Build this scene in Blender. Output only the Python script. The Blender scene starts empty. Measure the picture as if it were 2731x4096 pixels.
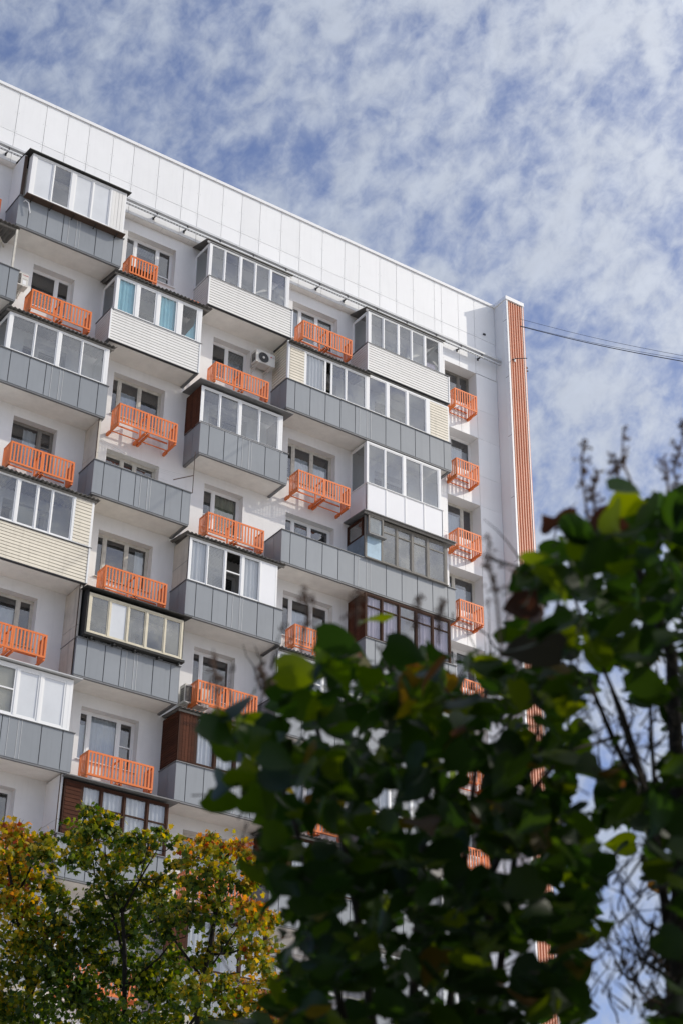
import bpy, math, random
from mathutils import noise as mnoise
from mathutils import Vector, Matrix, Euler
random.seed(7)
sc = bpy.context.scene
COL = sc.collection
OZ = 35.4                      # height of the top floor's balcony slab above the ground
FH = 2.8
rnd = random.random
def ru(a, b): return a + (b - a) * rnd()

# ------------------------------------------------------------------ camera
CAM_P = Vector((-14.2864, -38.7404, -33.7504 + OZ))
CAM_R = Euler((2.106759, -0.012761, -0.603576), 'XYZ')
FPX = 6863.65                  # focal length in pixels of the 2731 x 4096 photograph
cd = bpy.data.cameras.new('camera'); cam = bpy.data.objects.new('camera', cd); COL.objects.link(cam)
cam.location = CAM_P; cam.rotation_euler = CAM_R
cd.sensor_fit = 'AUTO'; cd.sensor_width = 36.0; cd.lens = FPX / 4096 * 36.0
cd.clip_start = 0.05; cd.clip_end = 5000
cd.dof.use_dof = True; cd.dof.focus_distance = 52.0; cd.dof.aperture_fstop = 6.2; cd.dof.aperture_blades = 9
sc.camera = cam
CM = CAM_R.to_matrix()
def at(u, v, d):               # a point d metres in front of the lens
    return CAM_P + CM @ Vector(((u - 1365.5) / FPX * d, -(v - 2048) / FPX * d, -d))

# ------------------------------------------------------------------ materials
def nd(nt, t, **kw):
    n = nt.nodes.new(t)
    for k, v in kw.items(): setattr(n, k, v)
    return n
def mat(name, col, rough=0.6, var=0.0, vscale=1.5, bump=0.0, bscale=30, metal=0.0, island=0.0, spec=0.5, stretch=None, streak=0.0):
    m = bpy.data.materials.new(name); m.use_nodes = True; nt = m.node_tree
    b = nt.nodes['Principled BSDF']; b.inputs['Base Color'].default_value = (*col, 1)
    b.inputs['Roughness'].default_value = rough; b.inputs['Metallic'].default_value = metal
    b.inputs['Specular IOR Level'].default_value = spec
    L = nt.links.new
    tc = nd(nt, 'ShaderNodeTexCoord')
    src = tc.outputs['Object']
    if stretch:
        mp = nd(nt, 'ShaderNodeMapping'); mp.inputs['Scale'].default_value = stretch; L(src, mp.inputs['Vector']); src = mp.outputs[0]
    cur = None
    if var > 0:
        n = nd(nt, 'ShaderNodeTexNoise'); n.inputs['Scale'].default_value = vscale; n.inputs['Detail'].default_value = 6; n.inputs['Roughness'].default_value = .65
        L(src, n.inputs['Vector'])
        mr = nd(nt, 'ShaderNodeMapRange'); mr.inputs['From Min'].default_value = .3; mr.inputs['From Max'].default_value = .7
        mr.inputs['To Min'].default_value = 1 - var; mr.inputs['To Max'].default_value = 1 + var * .4
        L(n.outputs['Fac'], mr.inputs['Value']); cur = mr.outputs[0]
    if streak > 0:             # rain streaks running down the surface
        mp = nd(nt, 'ShaderNodeMapping'); mp.inputs['Scale'].default_value = (5, 5, .35); L(tc.outputs['Object'], mp.inputs['Vector'])
        n = nd(nt, 'ShaderNodeTexNoise'); n.inputs['Scale'].default_value = 1.6; n.inputs['Detail'].default_value = 7; L(mp.outputs[0], n.inputs['Vector'])
        mr = nd(nt, 'ShaderNodeMapRange'); mr.inputs['From Min'].default_value = .52; mr.inputs['From Max'].default_value = .8
        mr.inputs['To Min'].default_value = 1; mr.inputs['To Max'].default_value = 1 - streak
        L(n.outputs['Fac'], mr.inputs['Value'])
        if cur is None: cur = mr.outputs[0]
        else:
            mu = nd(nt, 'ShaderNodeMath', operation='MULTIPLY'); L(cur, mu.inputs[0]); L(mr.outputs[0], mu.inputs[1]); cur = mu.outputs[0]
    if island > 0:
        g = nd(nt, 'ShaderNodeNewGeometry'); mr = nd(nt, 'ShaderNodeMapRange')
        mr.inputs['To Min'].default_value = 1 - island; mr.inputs['To Max'].default_value = 1 + island
        L(g.outputs['Random Per Island'], mr.inputs['Value'])
        if cur is None: cur = mr.outputs[0]
        else:
            mu = nd(nt, 'ShaderNodeMath', operation='MULTIPLY'); L(cur, mu.inputs[0]); L(mr.outputs[0], mu.inputs[1]); cur = mu.outputs[0]
    if cur is not None:
        vm = nd(nt, 'ShaderNodeVectorMath', operation='SCALE'); vm.inputs[0].default_value = col; L(cur, vm.inputs['Scale'])
        L(vm.outputs[0], b.inputs['Base Color'])
    if bump > 0:
        n = nd(nt, 'ShaderNodeTexNoise'); n.inputs['Scale'].default_value = bscale; n.inputs['Detail'].default_value = 4; L(src, n.inputs['Vector'])
        bp = nd(nt, 'ShaderNodeBump'); bp.inputs['Strength'].default_value = bump; bp.inputs['Distance'].default_value = .01
        L(n.outputs['Fac'], bp.inputs['Height']); L(bp.outputs[0], b.inputs['Normal'])
    return m
def glass_mat(name, tint=(.8, .84, .85), dust=.07, refl=1.0, dustcol=(.5, .5, .5)):
    m = bpy.data.materials.new(name); m.use_nodes = True; nt = m.node_tree; nt.nodes.clear(); L = nt.links.new
    o = nd(nt, 'ShaderNodeOutputMaterial'); tr = nd(nt, 'ShaderNodeBsdfTransparent'); tr.inputs[0].default_value = (*tint, 1)
    gl = nd(nt, 'ShaderNodeBsdfGlossy'); gl.inputs['Roughness'].default_value = .015; gl.inputs['Color'].default_value = (.95, .97, 1, 1)
    df = nd(nt, 'ShaderNodeBsdfDiffuse'); df.inputs[0].default_value = (*dustcol, 1)
    tc = nd(nt, 'ShaderNodeTexCoord'); n = nd(nt, 'ShaderNodeTexNoise'); n.inputs['Scale'].default_value = 1.3; n.inputs['Detail'].default_value = 5; L(tc.outputs['Object'], n.inputs['Vector'])
    bp = nd(nt, 'ShaderNodeBump'); bp.inputs['Strength'].default_value = .05; bp.inputs['Distance'].default_value = .05; L(n.outputs['Fac'], bp.inputs['Height']); L(bp.outputs[0], gl.inputs['Normal'])
    mr = nd(nt, 'ShaderNodeMapRange'); mr.inputs['From Min'].default_value = .3; mr.inputs['From Max'].default_value = .75; mr.inputs['To Min'].default_value = dust * .4; mr.inputs['To Max'].default_value = dust * 1.7
    L(n.outputs['Fac'], mr.inputs['Value'])
    m1 = nd(nt, 'ShaderNodeMixShader'); L(mr.outputs[0], m1.inputs[0]); L(tr.outputs[0], m1.inputs[1]); L(df.outputs[0], m1.inputs[2])
    fr = nd(nt, 'ShaderNodeFresnel'); fr.inputs['IOR'].default_value = 1.5
    mu = nd(nt, 'ShaderNodeMath', operation='MULTIPLY_ADD'); mu.inputs[1].default_value = 1.6 * refl; mu.inputs[2].default_value = .06 * refl; mu.use_clamp = True
    L(fr.outputs[0], mu.inputs[0])
    m2 = nd(nt, 'ShaderNodeMixShader'); L(mu.outputs[0], m2.inputs[0]); L(m1.outputs[0], m2.inputs[1]); L(gl.outputs[0], m2.inputs[2]); L(m2.outputs[0], o.inputs[0])
    return m
def leaf_mat(name, trans=.35, rough=.45, spec=.3, tv=1.9):
    m = bpy.data.materials.new(name); m.use_nodes = True; nt = m.node_tree; L = nt.links.new
    b = nt.nodes['Principled BSDF']; o = nt.nodes['Material Output']
    a = nd(nt, 'ShaderNodeAttribute', attribute_name='leaf_colour'); L(a.outputs['Color'], b.inputs['Base Color'])
    b.inputs['Roughness'].default_value = rough; b.inputs['Specular IOR Level'].default_value = spec
    t = nd(nt, 'ShaderNodeBsdfTranslucent'); hs = nd(nt, 'ShaderNodeHueSaturation'); hs.inputs['Hue'].default_value = .485; hs.inputs['Saturation'].default_value = 1.15; hs.inputs['Value'].default_value = tv
    L(a.outputs['Color'], hs.inputs['Color']); L(hs.outputs[0], t.inputs[0])
    mx = nd(nt, 'ShaderNodeMixShader'); mx.inputs[0].default_value = trans; L(b.outputs[0], mx.inputs[1]); L(t.outputs[0], mx.inputs[2]); L(mx.outputs[0], o.inputs[0])
    return m
M = {}
M['plaster'] = mat('white_plaster', (.80, .79, .775), .85, var=.07, vscale=.9, bump=.5, bscale=38, streak=.05)
M['soffit'] = mat('soffit_paint', (.88, .85, .80), .85, var=.11, vscale=2.2, bump=.15)
M['clad'] = mat('white_cladding', (.82, .825, .825), .45, var=.04, vscale=.7, island=.028, streak=.05)
M['coping'] = mat('white_coping_metal', (.82, .82, .82), .4, var=.04)
M['seam'] = mat('dark_seam_backing', (.22, .22, .22), .8)  # dark backing that shows in the joints between panels
M['gray'] = mat('gray_composite_panel', (.256, .275, .295), .36, var=.06, vscale=1.2, island=.06, spec=.4, streak=.1, bump=.06, bscale=2.5)
M['rim'] = mat('dark_gray_flashing', (.17, .175, .18), .45, var=.1)
M['ltrim'] = mat('pale_gray_profile', (.52, .53, .53), .4)
M['gap'] = mat('panel_gap_dark', (.055, .055, .06), .8)
M['sgap'] = mat('siding_joint_brown', (.07, .042, .036), .9)
M['siding'] = mat('white_vinyl_siding', (.76, .75, .72), .5, var=.04, vscale=.8, island=.02, streak=.08)
M['cream'] = mat('cream_vinyl_siding', (.74, .68, .56), .5, var=.08, vscale=.7, island=.03, streak=.18)
M['pvc'] = mat('white_pvc', (.82, .82, .81), .35, var=.03)
M['panelw'] = mat('white_sandwich_panel', (.82, .82, .83), .3, var=.02)
M['oldwood'] = mat('weathered_gray_wood', (.24, .225, .20), .8, var=.35, vscale=6, stretch=(6, 6, .6), bump=.4)
M['palewood'] = mat('peeling_white_wood', (.62, .59, .52), .75, var=.25, vscale=5, bump=.3)
M['creamwood'] = mat('cream_painted_wood', (.66, .60, .46), .6, var=.15, vscale=4)
M['brown'] = mat('brown_varnished_boards', (.085, .030, .016), .75, var=.4, vscale=4, stretch=(1, 1, 8), island=.25, bump=.3, spec=.12)
M['brownfr'] = mat('brown_wood_frame', (.05, .02, .011), .7, var=.3, vscale=5, spec=.15)
M['black'] = mat('black_roofing_felt', (.028, .028, .026), .8, var=.3, vscale=4, bump=.5, bscale=20)
M['slate'] = mat('gray_roof_sheet', (.19, .19, .19), .6, var=.25, vscale=3)
M['rooft'] = mat('weathered_fibre_cement', (.16, .155, .145), .85, var=.35, vscale=3, bump=.4)
M['bluep'] = mat('peeling_pale_blue_paint', (.42, .56, .66), .7, var=.25, vscale=3, streak=.25)
M['bluedk'] = mat('gray_blue_paint', (.20, .25, .30), .7, var=.3, vscale=3)
M['beige'] = mat('beige_fibre_board', (.60, .55, .48), .8, var=.2, vscale=1.5, streak=.25)
M['orange'] = mat('orange_powder_coat', (.77, .192, .042), .45, var=.14, vscale=3, spec=.35, streak=.12)
M['pylon'] = mat('orange_corrugated_metal', (.72, .33, .195), .27, var=.1, vscale=.8, spec=.8, streak=.1)
M['smooth'] = mat('white_render_smooth', (.79, .785, .78), .7, var=.04, vscale=.5, bump=.08)
M['metal'] = mat('galvanised_metal', (.56, .57, .58), .4, var=.12, metal=.15)
M['dark'] = mat('dark_metal', (.035, .035, .038), .5)
M['room'] = mat('dimmed_room_colour', (.10, .095, .085), .9, var=.3, vscale=1.2)  # dark colour stands in for the dimness indoors
M['inner'] = mat('balcony_lining', (.52, .50, .47), .8, var=.15)
M['ac'] = mat('ivory_appliance_plastic', (.66, .64, .59), .45, var=.05)
M['acdark'] = mat('fan_grille_black', (.02, .02, .02), .5)
M['red'] = mat('red_print', (.5, .02, .03), .5)
M['ink'] = mat('grey_print', (.12, .12, .12), .5)
M['curt'] = mat('white_curtain', (.72, .73, .76), .9, var=.06)
M['lav'] = mat('lavender_curtain', (.56, .50, .60), .9, var=.08)
M['cyan'] = mat('turquoise_curtain', (.42, .74, .83), .9, var=.12, vscale=2)
M['teal'] = mat('green_striped_curtain', (.25, .27, .17), .9, var=.35, vscale=8, stretch=(6, 1, .2))
M['blind'] = mat('gray_blind', (.50, .50, .48), .7, var=.08)
M['bblind'] = mat('beige_roller_blind', (.58, .55, .47), .8, var=.06)
M['frost'] = mat('frosted_film_glass', (.66, .68, .70), .18, var=.1, vscale=.9, spec=.6)
M['foil'] = mat('crumpled_foil', (.62, .66, .72), .25, metal=.5, bump=1.0, bscale=8)
M['sign'] = mat('mauve_paper', (.56, .49, .58), .7)
M['white'] = mat('white_print', (.85, .85, .85), .6)
M['bark'] = mat('gray_brown_bark', (.012, .010, .008), .9, var=.3, vscale=20, bump=.6)
M['twig'] = mat('lilac_bark', (.05, .038, .03), .85, var=.3, vscale=40, bump=.5)
M['seed'] = mat('dry_brown_capsules', (.15, .085, .055), .8, var=.3, vscale=60)
M['wire'] = mat('cable_sheath', (.03, .03, .04), .6)
M['string'] = mat('white_cord', (.6, .6, .58), .7)
M['rust'] = mat('rusty_steel', (.08, .05, .035), .8, var=.3, vscale=15)
M['glass'] = glass_mat('window_glass', dust=.05)
M['glassd'] = glass_mat('dusty_balcony_glass', dust=.11, refl=1.0)
M['glassg'] = glass_mat('grimy_old_glass', dust=.34, refl=.8, tint=(.7, .71, .68), dustcol=(.42, .42, .38))
M['glasss'] = glass_mat('darkened_side_glass', dust=.12, tint=(.42, .43, .42), refl=.7)  # tint darkened to stand in for the shade inside the balconies
M['glassc'] = glass_mat('clean_glass', dust=.03, refl=.45, tint=(.93, .95, .95))
M['leafm'] = leaf_mat('maple_leaf', .42, .5, .3, 2.4)
M['leafl'] = leaf_mat('lilac_leaf', .40, .45, .3, 3.6)

# ------------------------------------------------------------------ mesh builder
class MB:
    def __init__(s, *mats): s.v = []; s.f = []; s.mi = []; s.mats = list(mats) or ['plaster']; s.smooth = False
    def mid(s, m):
        if m is None: return 0
        if m not in s.mats: s.mats.append(m)
        return s.mats.index(m)
    def face(s, pts, m=None):
        n = len(s.v); s.v += [tuple(p) for p in pts]; s.f.append(tuple(range(n, n + len(pts)))); s.mi.append(s.mid(m))
    def box(s, x0, x1, y0, y1, z0, z1, m=None):
        if x1 < x0: x0, x1 = x1, x0
        if y1 < y0: y0, y1 = y1, y0
        if z1 < z0: z0, z1 = z1, z0
        n = len(s.v)
        s.v += [(x0, y0, z0), (x1, y0, z0), (x1, y1, z0), (x0, y1, z0), (x0, y0, z1), (x1, y0, z1), (x1, y1, z1), (x0, y1, z1)]
        k = s.mid(m)
        for q in ((0, 3, 2, 1), (4, 5, 6, 7), (0, 1, 5, 4), (1, 2, 6, 5), (2, 3, 7, 6), (3, 0, 4, 7)):
            s.f.append(tuple(n + i for i in q)); s.mi.append(k)
    def bar(s, p, q, w, h, m=None):          # a rectangular bar from p to q
        p, q = Vector(p), Vector(q); d = (q - p).normalized()
        up = Vector((0, 0, 1)) if abs(d.z) < .95 else Vector((0, 1, 0))
        a = d.cross(up).normalized() * w / 2; b = a.normalized().cross(d) * h / 2
        n = len(s.v); k = s.mid(m)
        for c in (p, q): s.v += [tuple(c - a - b), tuple(c + a - b), tuple(c + a + b), tuple(c - a + b)]
        for f in ((0, 1, 2, 3), (7, 6, 5, 4), (0, 4, 5, 1), (1, 5, 6, 2), (2, 6, 7, 3), (3, 7, 4, 0)):
            s.f.append(tuple(n + i for i in f)); s.mi.append(k)
    def tube(s, pts, rads, seg=7, m=None, cap=True):
        pts = [Vector(p) for p in pts]
        if not isinstance(rads, (list, tuple)): rads = [rads] * len(pts)
        k = s.mid(m); n0 = len(s.v)
        for i, p in enumerate(pts):
            d = (pts[min(i + 1, len(pts) - 1)] - pts[max(i - 1, 0)]).normalized()
            up = Vector((0, 0, 1)) if abs(d.z) < .9 else Vector((1, 0, 0))
            a = d.cross(up).normalized(); b = a.cross(d)
            for j in range(seg):
                t = 2 * math.pi * j / seg; s.v.append(tuple(p + (a * math.cos(t) + b * math.sin(t)) * rads[i]))
        for i in range(len(pts) - 1):
            for j in range(seg):
                a0 = n0 + i * seg + j; a1 = n0 + i * seg + (j + 1) % seg
                s.f.append((a0, a1, a1 + seg, a0 + seg)); s.mi.append(k)
        if cap:
            s.f.append(tuple(n0 + j for j in range(seg))[::-1]); s.mi.append(k)
            e = n0 + (len(pts) - 1) * seg; s.f.append(tuple(e + j for j in range(seg))); s.mi.append(k)
    def build(s, name, parent=None, org=(0, 0, 0), smooth=False):
        if not s.f: return None
        me = bpy.data.meshes.new(name); ox, oy, oz = org
        me.from_pydata([(x - ox, y - oy, z - oz) for x, y, z in s.v], [], s.f)
        for k in s.mats: me.materials.append(M[k])
        me.polygons.foreach_set('material_index', s.mi)
        if smooth: me.polygons.foreach_set('use_smooth', [True] * len(s.f))
        me.update()
        o = bpy.data.objects.new(name, me); COL.objects.link(o)
        if parent is not None: o.parent = parent
        return o
class Face:                                   # a vertical face: u along it, n outwards, z up
    def __init__(s, kind, c): s.k = kind; s.c = c
    def box(s, mb, u0, u1, z0, z1, n0, n1, m=None):
        if s.k == 'front': mb.box(u0, u1, s.c - n0, s.c - n1, z0, z1, m)
        elif s.k == 'left': mb.box(s.c - n0, s.c - n1, u0, u1, z0, z1, m)
        else: mb.box(s.c + n0, s.c + n1, u0, u1, z0, z1, m)
    def pt(s, u, n, z):
        if s.k == 'front': return (u, s.c - n, z)
        if s.k == 'left': return (s.c - n, u, z)
        return (s.c + n, u, z)
    def quad(s, mb, u0, u1, z0, z1, n, m=None):
        j = [ru(-.006, .006) for _ in range(4)] if mb.mats[0].startswith('g') and mb.mats[0] in ('glass', 'glassd', 'glassg', 'glasss', 'glassc') else [0] * 4   # panes never sit quite true
        j[2] = j[1] + j[3] - j[0]
        q = [s.pt(u0, n + j[0], z0), s.pt(u1, n + j[1], z0), s.pt(u1, n + j[2], z1), s.pt(u0, n + j[3], z1)]
        mb.face(q[::-1] if s.k == 'left' else q, m)
    def siding(s, mb, u0, u1, z0, z1, pitch, m, lip=.010):
        k = max(1, round((z1 - z0) / pitch)); p = (z1 - z0) / k
        for i in range(k):
            a, b = z0 + i * p, z0 + (i + 1) * p - .012
            mb.face([s.pt(u0, lip, a), s.pt(u1, lip, a), s.pt(u1, 0, b), s.pt(u0, 0, b)], m)
            mb.face([s.pt(u0, -.006, a), s.pt(u1, -.006, a), s.pt(u1, lip, a), s.pt(u0, lip, a)], m)
        s.quad(mb, u0, u1, z0, z1, -.008, 'sgap')
    def boards(s, mb, u0, u1, z0, z1, w, m):   # vertical boards
        k = max(1, round((u1 - u0) / w)); p = (u1 - u0) / k
        for i in range(k): s.box(mb, u0 + i * p + .004, u0 + (i + 1) * p - .004, z0, z1, -.02, ru(0, .006), m)
        s.quad(mb, u0, u1, z0, z1, -.015, 'gap')

def setp(o, label=None, cat=None, group=None, kind=None):
    if label: o['label'] = label
    if cat: o['category'] = cat
    if group: o['group'] = group
    if kind: o['kind'] = kind
    return o
def empty(name, loc):
    o = bpy.data.objects.new(name, None); COL.objects.link(o); o.location = loc; o.empty_display_size = .3
    return o
def copy_tree(o, parent=None):
    c = o.copy(); COL.objects.link(c); c.parent = parent
    for ch in list(o.children): copy_tree(ch, c)
    return c

# ------------------------------------------------------------------ the apartment building
WY, CY = .98, .75                              # plaster wall plane, cladding plane
ORG = (9.0, 6.0, 0.0)
bld = empty('apartment_building', ORG)
setp(bld, 'tall white panel apartment block with grey balconies and an orange ribbed pylon', 'apartment building')
def zf(f): return OZ - FH * (f - 1)
NF = 9
NARROW = [(1.12, 2.52), (7.55, 8.95), (13.95, 15.35)]
WIDE = [(4.16, 5.95), (10.53, 12.38)]
ENDW = (16.86, 18.29)
ZT, ZB = 2.42, .88

# plaster wall with real openings
mb = MB('plaster', 'room')
ops = [(a, b, zf(f) + ZB, zf(f) + ZT) for f in range(1, NF + 1) for a, b in NARROW + WIDE]
xs = sorted({-8.0, 17.0} | {x for a, b in NARROW + WIDE for x in (a, b)}); zs = sorted({0.0, OZ + 2.92} | {z for o in ops for z in o[2:]})
for i in range(len(xs) - 1):
    for j in range(len(zs) - 1):
        cx, cz = (xs[i] + xs[i + 1]) / 2, (zs[j] + zs[j + 1]) / 2
        if any(a < cx < b and c < cz < d for a, b, c, d in ops): continue
        mb.face([(xs[i], WY, zs[j]), (xs[i + 1], WY, zs[j]), (xs[i + 1], WY, zs[j + 1]), (xs[i], WY, zs[j + 1])])
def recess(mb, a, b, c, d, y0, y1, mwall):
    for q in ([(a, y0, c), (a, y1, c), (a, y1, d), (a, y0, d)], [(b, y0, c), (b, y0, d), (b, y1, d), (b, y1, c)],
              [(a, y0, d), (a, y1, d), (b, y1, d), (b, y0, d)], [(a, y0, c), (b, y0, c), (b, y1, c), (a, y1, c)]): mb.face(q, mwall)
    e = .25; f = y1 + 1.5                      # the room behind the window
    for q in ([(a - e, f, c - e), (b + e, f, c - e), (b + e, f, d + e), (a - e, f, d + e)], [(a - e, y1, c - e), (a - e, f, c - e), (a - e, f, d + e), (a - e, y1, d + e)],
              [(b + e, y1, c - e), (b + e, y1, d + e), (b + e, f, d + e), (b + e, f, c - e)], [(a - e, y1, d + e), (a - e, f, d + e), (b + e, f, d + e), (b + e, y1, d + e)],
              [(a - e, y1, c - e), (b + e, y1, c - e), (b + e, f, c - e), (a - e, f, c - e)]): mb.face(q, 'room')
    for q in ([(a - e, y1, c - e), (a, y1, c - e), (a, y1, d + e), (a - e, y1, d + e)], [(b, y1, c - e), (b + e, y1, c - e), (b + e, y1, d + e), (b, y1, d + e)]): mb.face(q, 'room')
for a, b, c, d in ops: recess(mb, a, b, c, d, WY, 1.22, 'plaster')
mb.box(-8, 20.0, 12.6, 12.8, 0, OZ + 5.85, 'plaster'); mb.box(-8.2, -8, .98, 12.8, 0, OZ + 5.85, 'plaster')
mb.box(19.85, 20.03, 4.0, 12.6, 0, OZ + 5.8, 'plaster'); mb.box(-8, 19.85, 1.2, 12.6, OZ + 5.0, OZ + 5.3, 'slate')
mb.build('wall', bld, ORG)

# top band of big white panels
seams = [-8.0, -7.1, -6.2, -5.3, -4.4, -3.5, -2.75, -1.95, -1.1, -.18, .79, 1.56, 2.33, 3.21, 3.99, 4.94, 5.88, 6.51, 7.45, 8.2, 8.94, 9.8, 10.58, 11.52, 12.47, 13.08, 13.99, 14.73, 15.48, 16.44, 16.76, 17.54, 18.29, 19.27]
mb = MB('clad', 'seam')
mb.box(-8, 19.27, CY + .02, WY, OZ + 2.925, OZ + 5.84, 'seam')
g = .0065
for i in range(len(seams) - 1):
    a, b = seams[i] + g, seams[i + 1] - g
    for c, d in ((OZ + 2.92 if a < 16.5 else OZ + 2.46, OZ + 4.13 - g), (OZ + 4.13 + g, OZ + 5.83)):
        if a > 18.0 and c < OZ + 3: c = OZ + 2.48
        mb.box(a, b, CY + ru(0, .003), CY + .018, c, d, 'clad')
        for xx in (a + .05, b - .05):          # panel rivets
            for zz in (c + .08, (c + d) / 2, d - .08): mb.box(xx - .008, xx + .008, CY - .004, CY + .001, zz - .008, zz + .008, 'ltrim')
mb.build('parapet_cladding', bld, ORG)
mb = MB('soffit'); 
n = 24
for i in range(n):
    a, b = -8 + 24.5 * i / n, -8 + 24.5 * (i + 1) / n - .004
    for (y0, z0), (y1, z1) in (((.75, 2.905), (.80, 2.875)), ((.80, 2.875), (.90, 2.87)), ((.90, 2.87), (.978, 2.885))):
        mb.face([(a, y0, OZ + z0), (b, y0, OZ + z0), (b, y1, OZ + z1), (a, y1, OZ + z1)])
mb.build('cornice', bld, ORG)
mb = MB('coping')
for i in range(9):
    a, b = -8 + 27.22 * i / 9, -8 + 27.22 * (i + 1) / 9 - .005
    mb.box(a, b, CY - .05, CY + .5, OZ + 5.835, OZ + 5.945)
mb.build('coping', bld, ORG)

# cladding of the end bay, with deep window reveals
mb = MB('clad', 'seam', 'smooth', 'room')
eo = [(ENDW[0], ENDW[1], zf(f) + .9, zf(f) + 2.45) for f in range(1, NF + 1)]
zcur = sorted({0.0, OZ + 2.46} | {z for o in eo for z in o[2:]})
for j in range(len(zcur) - 1):
    c, d = zcur[j], zcur[j + 1]; win = any(o[2] < (c + d) / 2 < o[3] for o in eo)
    cells = [(16.3, 16.86), (18.29, 19.27)] if win else [(16.3, 16.86), (16.86, 17.56), (17.56, 18.29), (18.29, 19.27)]
    if c == 0.0: cells = [(16.3, 16.86), (16.86, 18.29), (18.29, 19.27)]
    for a, b in cells:
        mb.box(a + g, b - g, CY + ru(0, .002), CY + .016, c + (0 if win else g), d - (0 if win else g), 'clad')
        mb.face([(a, CY + .02, c), (b, CY + .02, c), (b, CY + .02, d), (a, CY + .02, d)], 'seam')
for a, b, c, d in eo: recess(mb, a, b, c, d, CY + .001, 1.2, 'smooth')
mb.build('end_cladding', bld, ORG)

# corrugated pylon
py = MB('smooth')
py.box(19.272, 19.30, .06, 3.9, 0, OZ + 5.82, 'smooth')
py.box(19.258, 19.272, .06, .24, 0, OZ + 5.82, 'clad')
for z in [OZ + 4.9 - k * 2.55 for k in range(15)]: py.box(19.255, 19.259, .06, .24, z, z + .012, 'gap')
pylon = py.build('pylon', bld, ORG)
mb = MB('pylon', 'coping')
prof = []; x = 19.335; pitch = .113
while x < 20.02:
    prof += [(x, .08), (x + .034, .08), (x + .042, .035), (x + .080, .035)]; x += pitch
for z0 in [OZ + 5.78 - k * 2.4 for k in range(16)]:
    z1 = max(0, z0 - 2.4)
    if z0 <= 0: break
    for (a, ya), (b, yb) in zip(prof, prof[1:]): mb.face([(a, ya, z1), (b, yb, z1), (b, yb - .006, z0), (a, ya - .006, z0)], 'pylon')
mb.box(19.262, 19.335, .03, .058, 0, OZ + 5.82, 'coping'); mb.box(20.03, 20.06, .03, 4.0, 0, OZ + 5.82, 'coping')
mb.build('corrugated_panel', pylon, ORG)
mb = MB('coping'); mb.box(19.22, 20.1, 0, 4.05, OZ + 5.82, OZ + 5.98); mb.build('pylon_coping', pylon, ORG)
mb = MB('dark', 'metal')                       # bracket arm bolted on the pylon
mb.tube([(19.5, .03, OZ + 3.17), (19.55, -.05, OZ + 3.18), (19.68, -.5, OZ + 2.98)], .016); mb.tube([(19.42, .03, OZ + 3.13), (19.52, .0, OZ + 3.16)], .018)
mb.box(19.5, 19.56, -.01, .03, OZ + 3.06, OZ + 3.2, 'metal')
mb.bar((20.06, .1, OZ + 3.05), (20.2, .1, OZ + 3.12), .04, .07, 'rust'); mb.bar((20.06, .1, OZ + 2.92), (20.22, .1, OZ + 2.98), .04, .05, 'rust')
mb.build('bracket_arm', pylon, ORG)

# cable tray under the top band
mb = MB('metal', 'dark')
for i in range(12):
    a, b = -8 + 27.25 * i / 12, -8 + 27.25 * (i + 1) / 12 - .012
    mb.box(a, b, .44, .56, OZ + 3.2, OZ + 3.275, 'metal')
mb.box(-8, 19.25, .465, .48, OZ + 3.05, OZ + 3.09, 'metal'); mb.box(-8, 19.25, .525, .54, OZ + 3.05, OZ + 3.09, 'metal')
k = -8
while k < 19.2: mb.box(k, k + .05, .48, .525, OZ + 3.055, OZ + 3.075, 'metal'); k += .11
tray = mb.build('cable_tray', bld, ORG)
for x in [-1.5, -.37, .8, 2.0, 3.3, 4.9, 6.05, 7.3, 8.6, 9.9, 11.29, 12.45, 13.7, 15.0, 16.3, 17.43, 18.39]:
    b = MB('dark'); b.bar((x, .75, OZ + 3.13), (x, .46, OZ + 3.12), .035, .05); b.box(x - .03, x + .03, .73, .75, OZ + 3.06, OZ + 3.17)
    b.bar((x, .5, OZ + 3.1), (x, .5, OZ + 3.19), .03, .03); b.build('tray_bracket', tray, ORG)
mb = MB('metal', 'dark'); mb.box(18.68, 18.78, .70, .748, OZ + 4.36, OZ + 4.42, 'dark'); mb.build('wall_lamp', bld, ORG)

# ---- curtains, blinds
def curtain(mb, u0, u1, z0, z1, y, m, wave=.03, per=.13):
    n = max(6, int((u1 - u0) / .025)); ph = ru(0, 6); pts = []
    for i in range(n + 1):
        t = u0 + (u1 - u0) * i / n
        pts.append((t, y + wave * (.6 * math.sin(2 * math.pi * t / per + ph) + .4 * math.sin(2 * math.pi * t / (per * 2.3) + ph * 2))))
    for (a, ya), (b, yb) in zip(pts, pts[1:]): mb.face([(a, ya, z0), (b, yb, z0), (b, yb, z1), (a, ya, z1)], m)
def blind(mb, u0, u1, z0, z1, y, m, p=.045):
    z = z0
    while z < z1 - p: mb.face([(u0, y - .012, z), (u1, y - .012, z), (u1, y + .012, z + p * .9), (u0, y + .012, z + p * .9)], m); z += p

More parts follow.
